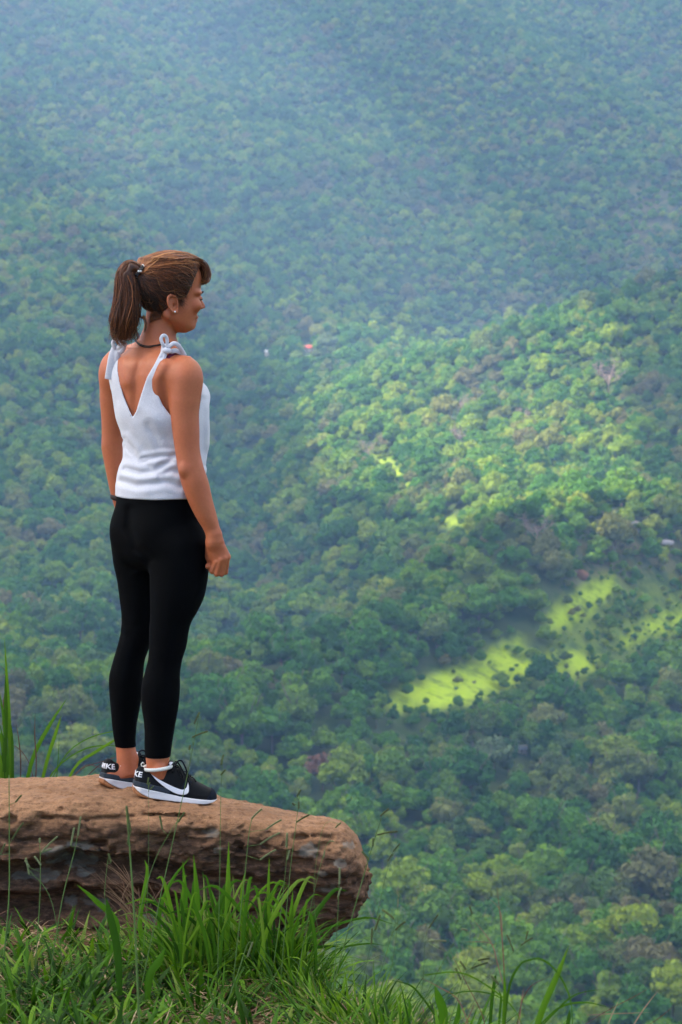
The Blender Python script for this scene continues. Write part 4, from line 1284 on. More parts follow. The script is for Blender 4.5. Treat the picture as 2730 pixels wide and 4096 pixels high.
# ================================================================== shoes
M_SHOE = NM('black_mesh_fabric', .75, .2); _v = M_SHOE.coord(); M_SHOE.color((.0035, .004, .0055)); M_SHOE.bump(M_SHOE.noise(_v, 700, 2), .4, .001)
M_SUEDE = flat('navy_suede', (.010, .013, .022), .9, .1)
M_WHITE = flat('white_rubber', (.60, .58, .60), .55, .3)
M_GUM = flat('gum_rubber', (.26, .10, .035), .5, .3)
M_WEDGE = flat('grey_foam', (.022, .030, .042), .7, .2)
M_LOGO = flat('white_leather', (.72, .70, .74), .45, .3)
def make_shoe(origin, th, slope, L, twist):
    """side +1: the side turned to +t (right of the shoe) carries the visible mark"""
    g = np.array((math.sin(th), math.cos(th), -slope)); g /= np.linalg.norm(g)
    r = np.array((math.cos(th), -math.sin(th), 0)); r = r - g * (r @ g); r /= np.linalg.norm(r)
    u = np.cross(r, g)
    M = np.stack([g, r, u])
    S = np.array([0, .012, .04, .09, .14, .19, .235, .258, .27]) / .27 * L
    WD = tab(S, [.018, .028, .033, .034, .038, .0445, .040, .028, .012])
    HT = tab(S, [.086, .094, .084, .096, .096, .071, .054, .044, .030])
    MS = tab(S, [.034, .034, .031, .026, .021, .019, .019, .020, .021])
    BT = tab(S, [.014, .007, .001, 0, 0, .001, .004, .010, .016])
    w = lambda s: np.interp(s, *WD); hgt = lambda s: np.interp(s, *HT); ms = lambda s: np.interp(s, *MS); bt = lambda s: np.interp(s, *BT)
    def loc(P): return (P - origin) @ M.T
    def f_sole0(l):
        s, t, h = l[:, 0], l[:, 1], l[:, 2]
        d = np.abs(t) - w(s) - .0035 - np.clip(.004 - h * .2, 0, .004)
        d = np.maximum(d, np.maximum(-s - .003, s - L - .002))
        d = smax(d, h - ms(s), .003); d = smax(d, bt(s) - h, .004)
        return d
    def f_sole(P): return f_sole0(loc(P))
    gumline = lambda s: bt(s) + np.interp(s, [-.01, .0, .05, .085, .3], [.020, .017, .006, .0035, .003])
    def f_mid(P):
        l = loc(P); return smax(f_sole0(l), gumline(l[:, 0]) - l[:, 2], .001)
    def f_gum(P):
        l = loc(P); tr = .0012 * (np.sin(l[:, 0] * 900) > 0)
        return smax(f_sole0(l) + .0012, l[:, 2] - gumline(l[:, 0]), .001) + np.where(l[:, 2] < bt(l[:, 0]) + .0025, tr, 0)
    def f_upper0(l):
        s, t, h = l[:, 0], l[:, 1], l[:, 2]
        m = ms(s) - .004
        H = np.maximum(hgt(s) - m, .01)
        ww = w(s) * np.interp(h, [0, .03, .06, .1], [1.0, .97, .80, .62])
        k = ((np.abs(t) / ww) ** 2.6 + (np.clip(h - m, 0, 1) / H) ** 3.2) ** (1 / 2.8)
        d = (k - 1) * np.minimum(ww, H) * .9
        d = np.maximum(d, m - h)
        d = smax(d, np.maximum(-s, s - L + .002), .006)
        return d
    def f_upper(P):
        l = loc(P); d = f_upper0(l)
        op = ellipsoid(l, (.066, 0, .121), (.042, .027, .046))
        d = smax(d, -op, .004)
        tongue = cone(l, (.118, 0, .085), (.104, 0, .112), .012, .010)
        d = smin(d, tongue, .006)
        return d
    def f_wedge(P):
        l = loc(P); s, h = l[:, 0], l[:, 2]
        reg = np.maximum(np.maximum(h - ms(s) - .016, ms(s) + .0003 - h), s - .42 * L)
        return smax(f_upper0(l) - .003, reg, .0015)
    def f_toe(P):
        l = loc(P); s, h = l[:, 0], l[:, 2]
        reg = np.minimum(np.maximum(L * .86 - s + (h - .02) * .5, -1), np.maximum(np.abs(s - L * .60 - (h - .05) * .3) - .012, h - .070))
        return smax(f_upper0(l) - .0016, reg, .001)
    c = origin + g * (L / 2) + u * .05
    R = np.array((L / 2 + .03, L / 2 + .03, .10)); lo, hi = c - R, c + R
    sh = empty('shoe', tuple(origin), woman); pc(sh)
    sh_inv = Matrix.Translation(-Vector(origin))
    def sp(o): o.matrix_parent_inverse = sh_inv; return o
    sp(sdf_obj('upper', f_upper, lo, hi, .0024, M_SHOE.m, sh))
    sp(sdf_obj('midsole', f_mid, lo, hi, .0022, M_WHITE.m, sh))
    sp(sdf_obj('outsole', f_gum, lo, hi, .0022, M_GUM.m, sh))
    sp(sdf_obj('heel_wedge', f_wedge, lo, hi, .0022, M_WEDGE.m, sh))
    sp(sdf_obj('toe_cap', f_toe, lo, hi, .0022, M_SUEDE.m, sh))
    Wd = lambda l: origin + np.asarray(l) @ M
    def skin_t(s, h, sg, off=.0030):
        t = np.linspace(.06, 0, 240); l = np.stack([np.full(240, s), t * sg, np.full(240, h)], 1)
        d = f_upper0(l); i = np.argmax(d < off)
        return l[i]
    # curved tick mark on both sides
    up_e = np.array([(.048,.0765),(.070,.0655),(.095,.0560),(.120,.0480),(.143,.0425),(.155,.0430),(.163,.0500),(.1655,.0600),(.1665,.0655)]) * (L / .27, 1)
    lo_e = np.array([(.048,.0765),(.066,.0610),(.088,.0470),(.112,.0350),(.136,.0275),(.156,.0270),(.170,.0355),(.1705,.0520),(.1665,.0655)]) * (L / .27, 1)
    for sg in (1, -1):
        a = catmull(np.c_[up_e, np.zeros(9)], 40)[:, :2]; b = catmull(np.c_[lo_e, np.zeros(9)], 40)[:, :2]
        rows = []
        for k in np.linspace(0, 1, 7):
            p = a * (1 - k) + b * k
            rows.append([Wd(skin_t(q[0], q[1], sg)) for q in p])
        R_ = np.array(rows); n1, n2 = R_.shape[:2]
        F = [(i * n2 + j, i * n2 + j + 1, (i + 1) * n2 + j + 1, (i + 1) * n2 + j) for i in range(n1 - 1) for j in range(n2 - 1)]
        F = [f[::-1] for f in F] if sg > 0 else F
        o = sp(mesh_obj('side_logo', R_.reshape(-1, 3), np.array(F), M_LOGO.m, sh))
        so = o.modifiers.new('s', 'SOLIDIFY'); so.thickness = .0012; so.offset = 0
    # heel lettering, wrapped round the heel
    cu = bpy.data.curves.new('txt', 'FONT'); cu.body = 'NIKE'; cu.size = .0235; cu.align_x = 'CENTER'; cu.offset = .0006
    to = bpy.data.objects.new('txt', cu); C.objects.link(to)
    dg = bpy.context.evaluated_depsgraph_get()
    me = bpy.data.meshes.new_from_object(to.evaluated_get(dg)); bpy.data.objects.remove(to)
    import bmesh
    bm = bmesh.new(); bm.from_mesh(me); bmesh.ops.triangulate(bm, faces=bm.faces)
    bmesh.ops.subdivide_edges(bm, edges=bm.edges, cuts=1)
    for v in bm.verts:
        # text x runs round the heel; cast inwards from a circle in (s, t)
        ang = v.co.x / .021 + twist
        c0 = np.array((.026, 0)); dr = np.array((-math.cos(ang), math.sin(ang)))
        tt = np.linspace(.05, 0, 200); h = .064 + v.co.y * .95
        l = np.stack([c0[0] + dr[0] * tt, c0[1] + dr[1] * tt, np.full(200, h)], 1)
        d = f_upper0(l); i = int(np.argmax(d < .0010)); v.co = Vector(Wd(l[i]))
    bm.to_mesh(me); bm.free(); me.materials.clear(); me.materials.append(M_LOGO.m)
    o = bpy.data.objects.new('heel_lettering', me); C.objects.link(o); o.parent = sh; sp(o)
    so = o.modifiers.new('s', 'SOLIDIFY'); so.thickness = .0010; so.offset = 0
    # laces
    parts = []
    for i in range(6):
        s0 = .120 + i * .0135; 
        pts = []
        for tt_ in np.linspace(-.020, .020, 9):
            s1 = (s0 + .006 * (tt_ / .02) * (1 if i % 2 else -1)) * L / .27
            hh = np.linspace(.13, .02, 220); l = np.stack([np.full(220, s1), np.full(220, tt_), hh], 1)
            d = f_upper0(l); k = int(np.argmax(d < .0018)); pts.append(Wd(l[k]))
        parts.append(tube(catmull(pts, 14), .0030, .0016, sides=6))
    kx = .122 * L / .27
    for pts in ([(kx,0,.100),(kx+.004,.020,.112),(kx+.012,.036,.104),(kx+.022,.040,.082),(kx+.020,.030,.080),(kx+.006,.006,.098)],
                [(kx,0,.100),(kx+.002,-.018,.116),(kx+.014,-.028,.112),(kx+.028,-.026,.092),(kx+.018,-.012,.092),(kx+.004,0,.100)],
                [(kx,0,.100),(kx+.016,.012,.104),(kx+.032,.030,.088),(kx+.044,.036,.070),(kx+.052,.037,.060)],
                [(kx,0,.100),(kx+.010,-.020,.118),(kx+.022,-.012,.122),(kx+.034,.004,.104),(kx+.044,.012,.084)],
                [(kx-.006,0,.098),(kx,.004,.106),(kx+.006,0,.101)]):
        parts.append(tube(catmull([Wd(p) for p in pts], 24), .0026, .0026, sides=6))
    V, F = join(parts); sp(mesh_obj('laces', V, F, M_SHOE.m, sh))
    # collar label, white
    V, F = tube(catmull([Wd((.100, .014, .104)), Wd((.101, .016, .112)), Wd((.104, .010, .119))], 8), .006, .0015, sides=6)
    sp(mesh_obj('tongue_label', V, F, M_LOGO.m, sh))
    return sh
    V, F = tube(catmull([Wd((.004, 0, .086)), Wd((-.002, 0, .096)), Wd((.004, 0, .104)), Wd((.010, 0, .096))], 12), .002, .004, sides=6)
    sp(mesh_obj('pull_loop', V, F, M_SHOE.m, sh))
    return sh
SHN_O = W(530, 3183, -.125); SHF_O = W(404, 3152, .02)
make_shoe(SHN_O, math.radians(79), .145, .262, .05)
make_shoe(SHF_O, math.radians(60), .130, .268, .55)
print('person', round(time.time() - t_, 1))
# ================================================================== the rock ledge
t_ = time.time()
def zp(py, y): return W(1365, py, y)[2]
def xp(px, py, y): return W(px, py, y)[0]
_ox = np.array([xp(a, 3450, -.25) for a in (-900, -300, 0, 180, 285, 350, 510, 590, 650, 765, 850, 1000, 1200, 1460)])
_oz = np.array([zp(b, -.25) for b in (3470, 3480, 3462, 3448, 3407, 3427, 3427, 3417, 3448, 3489, 3500, 3530, 3560, 3600)])
_tx = np.array([xp(a, 3180, -.05) for a in (-900, -300, 0, 200, 300, 350, 430, 540, 700, 850, 1000, 1100, 1200, 1300, 1380, 1430, 1470)])
_tz = np.array((.050, .045, .048, .050, .056, .060, .0535, .0525, .037, .019, .004, -.008, -.020, -.026, -.048, -.085, -.15))
_gx = np.array((-.36, -.31, -.27, -.235, -.205, -.18, -.155, -.125, -.10, -.085, -.06, -.035, -.012, .0, .015, .05, .09, .20, .3))
_gy = np.array((.15, .15, .13, .06, .045, .10, .13, .12, .05, .03, .07, .14, .12, .03, -.01, .0, .015, .02, .02))
_xz = np.array([zp(b, -.2) for b in (3760, 3740, 3700, 3650, 3600, 3500, 3400, 3330, 3290, 3250)])
_xx = np.array([xp(a, 3450, -.2) for a in (1330, 1370, 1415, 1446, 1460, 1468, 1464, 1454, 1434, 1398)])
def f_rock(P, rough=True):
    x, y, z = P[:, 0], P[:, 1], P[:, 2]
    px = 1365 + x * FOC / 7.3
    if rough:
        n1 = fbm(P * (4, 4, 9) + 3, 3); n2 = fbm(P * (17, 17, 40) + 11, 3); n3 = fbm(P * (55, 55, 90) + 5, 2)
    else: n1 = n2 = n3 = 0
    zo = np.interp(x, _ox, _oz) + .010 * n1
    amp = np.interp(px, [600, 780, 1000], [1.0, .7, .18])
    g = np.interp(z - zo, _gx, _gy) * amp + np.interp(z, [-.35, -.28, -.12, .02], [.10, .06, 0, 0]) * (1 - amp)
    yf = -.262 + g + .03 * n1
    top = np.interp(x, _tx, _tz) - np.interp(px, [500, 900, 1250], [0, .10, .17]) * np.clip(y + .10, 0, 1) - .10 * np.clip(-y - .16, 0, 1) - .28 * np.clip(y - .12, 0, 1) ** 1.5
    dt = z - top; df = yf - y; db = y - .40
    d = smax(dt, df, .075); d = smax(d, db, .09)
    tip = x - np.interp(z, _xz, _xx) + .9 * np.clip(np.abs(y - .05) - .12, 0, 1) ** 1.6
    d = smax(d, tip * .85, .045)
    zb = np.interp(px, [0, 900, 1200, 1420], [-.62, -.60, -.45, -.41])
    d = smax(d, zb - z, .06)
    d = np.maximum(d, -2.6 - x)
    side = np.clip((dt + .05) / .05, 0, 1)           # 1 near the top
    rough_amt = 1 - .75 * side
    d = d + (.024 * n1 + .026 * n2) * rough_amt + .0105 * n3 * (1 - .25 * side)
    if rough:
        cx_, cy_ = PXY(P)
        ck = line_d(cx_, cy_, [(150, 3268), (250, 3270), (330, 3281), (410, 3272), (520, 3268), (640, 3258), (740, 3262)]) / 1300
        d = d + np.where(y < 0, .016 * np.exp(-(ck / .0050) ** 2) * (n2 > -.5), 0)
        ck = line_d(cx_, cy_, [(40, 3362), (160, 3360), (330, 3374), (420, 3368)]) / 1300
        d = d + np.where(y < 0, .022 * np.exp(-(ck / .010) ** 2), 0)
        ck = line_d(cx_, cy_, [(1180, 3352), (1260, 3345), (1330, 3350)]) / 1300
        d = d + np.where(y < 0, .014 * np.exp(-(ck / .006) ** 2), 0)
        pit = vnoise(P * (26, 26, 34) + 40)
        d = d + .030 * np.clip(pit - .70, 0, 1) / .26 * (1 - side)
    return d * .8
Vr, Fr = polygonise(f_rock, (-2.65, -.42, -.64), (.20, .52, .12), .0062, 4, 2.4)
M_ROCK = NM('sandstone', .88, .22)
_v = M_ROCK.coord(); _w = M_ROCK.coord((1, 1, 3.2))
na = M_ROCK.noise(_w, 5, 6, .6, .6); nb = M_ROCK.noise(_w, 34, 6, .7); nc = M_ROCK.noise(_v, 150, 4, .7); nd = M_ROCK.noise(_w, 13, 5, .65, 1.0)
tp_ = M_ROCK.n('Attribute', attribute_name='worn_lit').outputs['Fac']; li = M_ROCK.n('Attribute', attribute_name='lichen').outputs['Fac']
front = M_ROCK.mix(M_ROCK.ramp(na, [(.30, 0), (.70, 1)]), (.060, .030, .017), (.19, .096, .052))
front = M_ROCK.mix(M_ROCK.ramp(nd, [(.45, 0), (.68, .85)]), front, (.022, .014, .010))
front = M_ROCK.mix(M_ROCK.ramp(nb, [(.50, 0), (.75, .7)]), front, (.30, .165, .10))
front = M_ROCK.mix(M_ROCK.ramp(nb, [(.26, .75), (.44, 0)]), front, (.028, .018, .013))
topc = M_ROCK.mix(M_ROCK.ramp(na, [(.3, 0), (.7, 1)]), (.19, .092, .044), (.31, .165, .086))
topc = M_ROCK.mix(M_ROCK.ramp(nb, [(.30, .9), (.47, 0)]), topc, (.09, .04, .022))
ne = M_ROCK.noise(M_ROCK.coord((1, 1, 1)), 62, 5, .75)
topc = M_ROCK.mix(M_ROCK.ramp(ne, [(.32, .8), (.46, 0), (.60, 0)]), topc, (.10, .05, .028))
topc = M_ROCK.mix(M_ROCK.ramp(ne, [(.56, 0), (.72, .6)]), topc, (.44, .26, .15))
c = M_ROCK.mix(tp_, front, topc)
c = M_ROCK.mix(M_ROCK.ramp(nc, [(.30, .55), (.5, 0)]), c, (.04, .024, .017))
c = M_ROCK.mix(M_ROCK.math('MULTIPLY', li, M_ROCK.ramp(nb, [(.40, .95), (.60, .45)])), c, (.19, .17, .14))
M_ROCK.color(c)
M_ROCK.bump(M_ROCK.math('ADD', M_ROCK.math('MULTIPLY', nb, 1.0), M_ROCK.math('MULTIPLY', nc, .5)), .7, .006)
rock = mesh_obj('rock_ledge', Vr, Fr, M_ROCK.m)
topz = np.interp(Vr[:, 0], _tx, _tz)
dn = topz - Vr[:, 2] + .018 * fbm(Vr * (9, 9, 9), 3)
worn_lit = np.clip(1 - (dn - .030) / .045, 0, 1)  # paler top: light from above painted in, besides the darker weathered front
px, py = PXY(Vr); lich = np.zeros(len(Vr))
for a, b, ra, rb in [(230, 3410, 55, 20), (320, 3385, 45, 18), (295, 3435, 90, 26), (170, 3495, 80, 26), (95, 3500, 50, 16), (345, 3490, 40, 16), (395, 3610, 50, 34), (290, 3600, 30, 30), (1360, 3455, 28, 16), (1300, 3560, 30, 16), (1335, 3550, 14, 12), (1285, 3495, 18, 10), (1240, 3400, 40, 24), (850, 3330, 30, 18), (870, 3400, 24, 14), (1395, 3380, 20, 14), (620, 3680, 40, 30)]:
    q = np.sqrt(((px - a) / ra) ** 2 + ((py - b) / rb) ** 2) + 1.1 * fbm(Vr * (34, 34, 34) + a, 4)
    lich = np.maximum(lich, np.clip((1.05 - q) / .12, 0, 1))
lich *= (Vr[:, 1] < .0) * .85
add_attr(rock, 'worn_lit', worn_lit); add_attr(rock, 'lichen', lich)
tag(rock, 'long brown sandstone ledge jutting out over the valley under the shoes of the woman', 'rock')

# ================================================================== the bank in front
_ex = ([-12, -5.0, -3.2, -2.4, -1.9, -1.5, -1.2, -.9, -.65, -.4, .6, 3], [9, 4.0, 1.6, .80, .44, .20, .05, -.10, -.24, -.42, -1.4, -4])
def bank_z(x, y):
    """ground around the viewer's feet, falling away at the brink"""
    x = np.asarray(x, float); y = np.asarray(y, float)
    z = np.interp(y, [-7.5, -4, -2.4, -1.5, -.6, .4], [.0, -.06, -.20, -.275, -.32, -.38])
    P = np.stack([x, y, x * 0], 1)
    z = z + .035 * fbm(P * 2.2, 3) + .012 * fbm(P * 9, 2)
    z = z + np.interp(x, [-1.6, -1.0, -.5], [.05, .02, 0])
    e = x - np.interp(y, *_ex) - .06 * fbm(P * 3 + 8, 2)
    z = z - np.where(e > 0, 1.6 * e ** 1.3, 0) - .10 * np.clip(e + .22, 0, .22)
    b = np.clip(y - .55, 0, 30)
    return z - 1.3 * b ** 1.2
gx_ = np.concatenate([np.linspace(-14, -2.2, 30, endpoint=False), np.arange(-2.2, 1.4, .018), np.linspace(1.4, 14, 34)])
gy_ = np.concatenate([np.linspace(-13, -3.0, 24, endpoint=False), np.arange(-3.0, .6, .018), np.linspace(.6, 8, 24)])
GX2, GY2 = np.meshgrid(gx_, gy_, indexing='ij')
GV = np.stack([GX2.ravel(), GY2.ravel(), np.maximum(bank_z(GX2.ravel(), GY2.ravel()), -22)], 1)
GV[:, 2] += .010 * fbm(GV * (22, 22, 1), 3)
a, b = len(gx_), len(gy_)
ii, jj = np.meshgrid(np.arange(a - 1), np.arange(b - 1), indexing='ij'); q = (ii * b + jj).ravel()
M_SOIL = NM('soil', .95, .1); _v = M_SOIL.coord()
n1 = M_SOIL.noise(_v, 6, 5); n2 = M_SOIL.noise(_v, 70, 5, .7)
c = M_SOIL.mix(n1, (.075, .038, .022), (.16, .085, .050)); c = M_SOIL.mix(M_SOIL.ramp(n2, [(.3, .8), (.55, 0)]), c, (.030, .018, .012))
M_SOIL.color(c); M_SOIL.bump(n2, .8, .012)
bank = mesh_obj('ground', GV, np.stack([q, q + b, q + b + 1, q + 1], 1), M_SOIL.m); tag(bank, kind='structure')

# ---- grass
def grass_mat(name, stops, tr=.35):
    m = NM(name, .62, .16)
    tn = m.n('Attribute', attribute_name='tone').outputs['Fac']
    c = m.ramp(tn, stops); n = m.noise(m.coord(), 30, 2)
    c = m.mix(m.math('MULTIPLY', n, .35), c, m.n('HueSaturation', ins={'Value': .6, 'Color': c}).outputs[0])
    m.color(c)
    t2 = m.n('BsdfTranslucent', ins={0: c}); mx = m.n('MixShader', ins={0: tr, 1: m.b.outputs[0], 2: t2.outputs[0]})
    m.t.links.new(mx.outputs[0], m.t.nodes['Material Output'].inputs[0])
    return m
M_GRASS = grass_mat('grass_blades', [(0, (.006, .022, .002)), (.35, (.022, .074, .003)), (.65, (.062, .170, .006)), (.9, (.140, .270, .012)), (.955, (.20, .21, .06)), (1, (.36, .26, .13))])
M_DRY = grass_mat('dry_grass', [(0, (.10, .045, .030)), (.5, (.26, .15, .09)), (1, (.42, .32, .19))], .2)
def blades(roots, length, width, az, lean, bend, tone, nseg=6, fold=.25, twist=None):
    """V-folded tapering blades; az = direction of lean, lean = start angle from upright, bend = further arc (radians)"""
    N = len(roots); t = np.linspace(0, 1, nseg + 1)
    th = lean[:, None] + bend[:, None] * t[None] ** 1.4
    seg = length[:, None] / nseg
    dx = np.cumsum(np.sin(th) * seg, 1) - (np.sin(th) * seg)[:, :1]; dz = np.cumsum(np.cos(th) * seg, 1) - (np.cos(th) * seg)[:, :1]
    dirx, diry = np.cos(az), np.sin(az)
    C0 = np.stack([roots[:, 0:1] + dx * dirx[:, None], roots[:, 1:2] + dx * diry[:, None], roots[:, 2:3] + dz], -1)
    tw = (twist if twist is not None else np.zeros(N))[:, None]
    sdx = -np.sin(az[:, None] + tw * t); sdy = np.cos(az[:, None] + tw * t)
    side = np.stack([sdx, sdy, np.zeros_like(sdx)], -1)
    nrm = np.stack([np.cos(th) * dirx[:, None], np.cos(th) * diry[:, None], -np.sin(th)], -1)
    prof = np.clip(np.minimum(.55 + t * 1.6, (1 - t) * 2.0), .02, 1) ** .8
    hwid = (width[:, None] / 2 * prof[None])[..., None]
    L = C0 + side * hwid; Rr = C0 - side * hwid; Mid = C0 - nrm * hwid * fold
    V = np.stack([L, Mid, Rr], 2)              # N, n+1, 3, 3
    b0 = (np.arange(N) * (nseg + 1) * 3)[:, None, None] + np.arange(nseg)[None, :, None] * 3 + np.arange(2)[None, None, :]
    F = np.stack([b0, b0 + 1, b0 + 4, b0 + 3], -1).reshape(-1, 4)
    return V.reshape(-1, 3), F, np.repeat(tone, (nseg + 1) * 3)
def scatter(N, D0, D1, x0, x1, seed, edge_in=.0):
    r = np.random.default_rng(seed)
    y = r.uniform(D0, D1, N) - 7.5; x = r.uniform(x0, x1, N)
    k = x < np.interp(y, *_ex) - edge_in
    return x[k], y[k], r
BV, BF, BT = [], [], []; _bo = 0
def add(v, f, t):
    global _bo
    BV.append(v); BF.append(f + _bo); BT.append(t); _bo += len(v)
def roots_of(x, y): return np.stack([x, y, bank_z(x, y) - .008], 1)
# (1) low turf everywhere, thinner on the bare soil
x, y, r = scatter(25000, 4.7, 7.15, -2.3, .95, 1)
d = vnoise(np.stack([x * 3.2, y * 3.2, x * 0 + 2], 1)); px, py = PXY(roots_of(x, y))
soil = np.maximum(np.exp(-(((px - 1180) / 330) ** 2 + ((py - 4010) / 95) ** 2)), np.exp(-(((px - 330) / 260) ** 2 + ((py - 3800) / 50) ** 2)))
soil = np.maximum(soil, 1.1 * np.exp(-(((px - 1130) / 190) ** 2 + ((py - 4030) / 60) ** 2)))
soil = np.maximum(soil, .8 * np.exp(-(((px - 640) / 160) ** 2 + ((py - 3930) / 60) ** 2)))
k = r.random(len(x)) > np.clip(.10 + .85 * soil + .9 * (d > .58), 0, .95); x, y = x[k], y[k]; n = len(x)
add(*blades(roots_of(x, y), r.uniform(.03, .12, n) * (.6 + .6 * r.random(n)), r.uniform(.003, .0075, n), r.uniform(0, 2 * math.pi, n), r.uniform(.1, 1.1, n), r.uniform(.2, 1.3, n), np.clip(r.beta(1.7, 3.2, n) + .55 * (vnoise(np.stack([x * 5, y * 5, x * 0 + 9], 1)) - .5) + .25 * (r.random(n) < .06) + .5 * (r.random(n) < .05), 0, 1), 4))
# (2) broad low leaves on the left and along the bottom
x, y, r = scatter(6400, 4.7, 6.95, -2.3, .3, 2)
px, py = PXY(roots_of(x, y)); k = r.random(len(x)) < np.interp(px, [0, 500, 900, 1500], [1, .9, .45, .35]); x, y = x[k], y[k]; n = len(x)
add(*blades(roots_of(x, y), r.uniform(.08, .19, n), r.uniform(.009, .018, n), r.uniform(0, 2 * math.pi, n), r.uniform(.2, 1.0, n), r.uniform(.3, 1.2, n), np.clip(r.beta(1.8, 2.2, n) + .7 * (vnoise(np.stack([x * 4, y * 4, x * 0 + 4], 1)) - .55), 0, .93), 6, .3))
# (3) dead litter lying on the soil
x, y, r = scatter(7400, 5.0, 7.1, -2.3, .8, 3); n = len(x)
v, f, t = blades(roots_of(x, y) + np.c_[x * 0, x * 0, r.uniform(.008, .05, n)], r.uniform(.04, .14, n), r.uniform(.002, .006, n), r.uniform(0, 2 * math.pi, n), r.uniform(1.2, 1.6, n), r.uniform(-.2, .3, n), r.uniform(0, 1, n), 3)
lit = mesh_obj('dead_grass', v, f, M_DRY.m); add_attr(lit, 'tone', t); tag(lit, 'dry dead grass lying on the soil among the green grass', 'dead grass', kind='stuff')
# (4) tall bright clump under the tip of the rock and its outliers
r = np.random.default_rng(4)
def clump(cx_, D, rx, ry, n, l0, l1, w0, w1, lean0, tlo=.3, thi=.95, out=1.0):
    x = cx_ + r.normal(0, rx, n); y = D - 7.5 + r.normal(0, ry, n)
    az = np.arctan2((y - (D - 7.5)) / ry * .6, (x - cx_) / rx) + r.normal(0, .5, n)
    q = np.hypot((x - cx_) / rx, (y - D + 7.5) / ry)
    add(*blades(roots_of(x, y), r.uniform(l0, l1, n), r.uniform(w0, w1, n), az, np.clip(lean0 + .24 * q * out + r.normal(0, .14, n), 0, 1.3), r.uniform(.1, 1.3, n) * (.5 + .5 * q), np.clip(r.uniform(tlo, thi, n), 0, .94), 7, .35, r.normal(0, .8, n)))
s65 = 6.6 / FOC
def X(px, D): return (px - 1365) * D / FOC
clump(X(950, 6.55), 6.55, .10, .05, 130, .16, .30, .008, .015, .05)
clump(X(800, 6.6), 6.6, .06, .05, 60, .14, .28, .007, .013, .08)
clump(X(1090, 6.5), 6.5, .07, .05, 90, .14, .28, .007, .013, .06)
clump(X(700, 6.45), 6.45, .06, .05, 50, .10, .22, .006, .012, .12)
clump(X(1180, 6.35), 6.35, .06, .05, 80, .10, .20, .005, .010, .12)
clump(X(1300, 6.15), 6.15, .07, .06, 110, .08, .20, .005, .010, .15)
clump(X(1430, 5.95), 5.95, .08, .06, 120, .08, .20, .004, .010, .18)
clump(X(820, 6.15), 6.15, .12, .07, 110, .08, .17, .005, .010, .2, .1, .8)
clump(X(380, 6.7), 6.7, .09, .05, 45, .06, .16, .006, .012, .3)
clump(X(530, 6.65), 6.65, .07, .05, 45, .08, .20, .006, .012, .2)
clump(X(220, 6.25), 6.25, .09, .06, 70, .08, .17, .009, .016, .3, .15, .75)
clump(X(80, 6.15), 6.15, .10, .07, 80, .08, .18, .009, .018, .35, .15, .75)
clump(X(450, 6.05), 6.05, .11, .07, 70, .08, .18, .010, .018, .35, .1, .7)
clump(X(1560, 5.7), 5.7, .09, .08, 110, .10, .24, .004, .010, .2)
clump(X(1720, 5.45), 5.45, .10, .08, 90, .10, .24, .004, .010, .2)
clump(X(1900, 5.2), 5.2, .11, .08, 70, .10, .22, .004, .009, .3)
clump(X(2150, 5.0), 5.0, .12, .08, 60, .08, .18, .004, .009, .3)
clump(X(2450, 4.85), 4.85, .14, .08, 60, .07, .16, .003, .008, .35)
clump(X(2700, 4.75), 4.75, .12, .08, 50, .07, .16, .003, .008, .35)
# blurred leaves very close at the bottom left
clump(X(60, 5.6), 5.6, .10, .06, 60, .10, .20, .012, .020, .3, .1, .6)
clump(X(330, 5.55), 5.55, .12, .06, 60, .10, .20, .012, .020, .3, .1, .6)
grass = mesh_obj('grass', np.vstack(BV), np.vstack(BF), M_GRASS.m); add_attr(grass, 'tone', np.concatenate(BT))
tag(grass, 'bright green grass growing on the bank in front of the rock', 'grass', kind='stuff')

# ---- single blades one can tell apart
def px_blade(name, pts, D, w_px, tone, parent=None, mat=None, jitter=0.0, fold=.3):
    k = len(pts)
    P = catmull([W(a, b, D - 7.5 + (c[0] if c else 0)) for a, b, *c in pts], 14)
    T = np.gradient(P, axis=0); T /= np.linalg.norm(T, axis=1)[:, None]
    view = np.array((.25, 1, 0)); S = np.cross(T, view); S /= np.linalg.norm(S, axis=1)[:, None]; Nn = np.cross(S, T)
    t = np.linspace(0, 1, 14); prof = np.clip(np.minimum(.6 + t * 1.5, (1 - t) * 2.4), .03, 1) ** .8
    h = (w_px / FOC * D / 2 * prof)[:, None]
    V = np.stack([P + S * h, P - Nn * h * fold, P - S * h], 1).reshape(-1, 3)
    F = [(i * 3 + j, i * 3 + j + 1, i * 3 + j + 4, i * 3 + j + 3) for i in range(13) for j in range(2)]
    o = mesh_obj(name, V, np.array(F), (mat or M_GRASS).m, parent); add_attr(o, 'tone', np.full(len(V), tone) + .06 * np.repeat(t, 3))
    return o
def blade_plant(name, label, cat, base, D, items):
    e = empty(name, tuple(W(*base, D - 7.5))); tag(e, label, cat)
    inv = Matrix.Translation(-Vector(e.location))
    for it in items:
        o = px_blade('blade', it[0], D + (it[3] if len(it) > 3 else 0), it[1], it[2], e, M_DRY if len(it) > 4 else None); o.matrix_parent_inverse = inv
    return e
G = .62
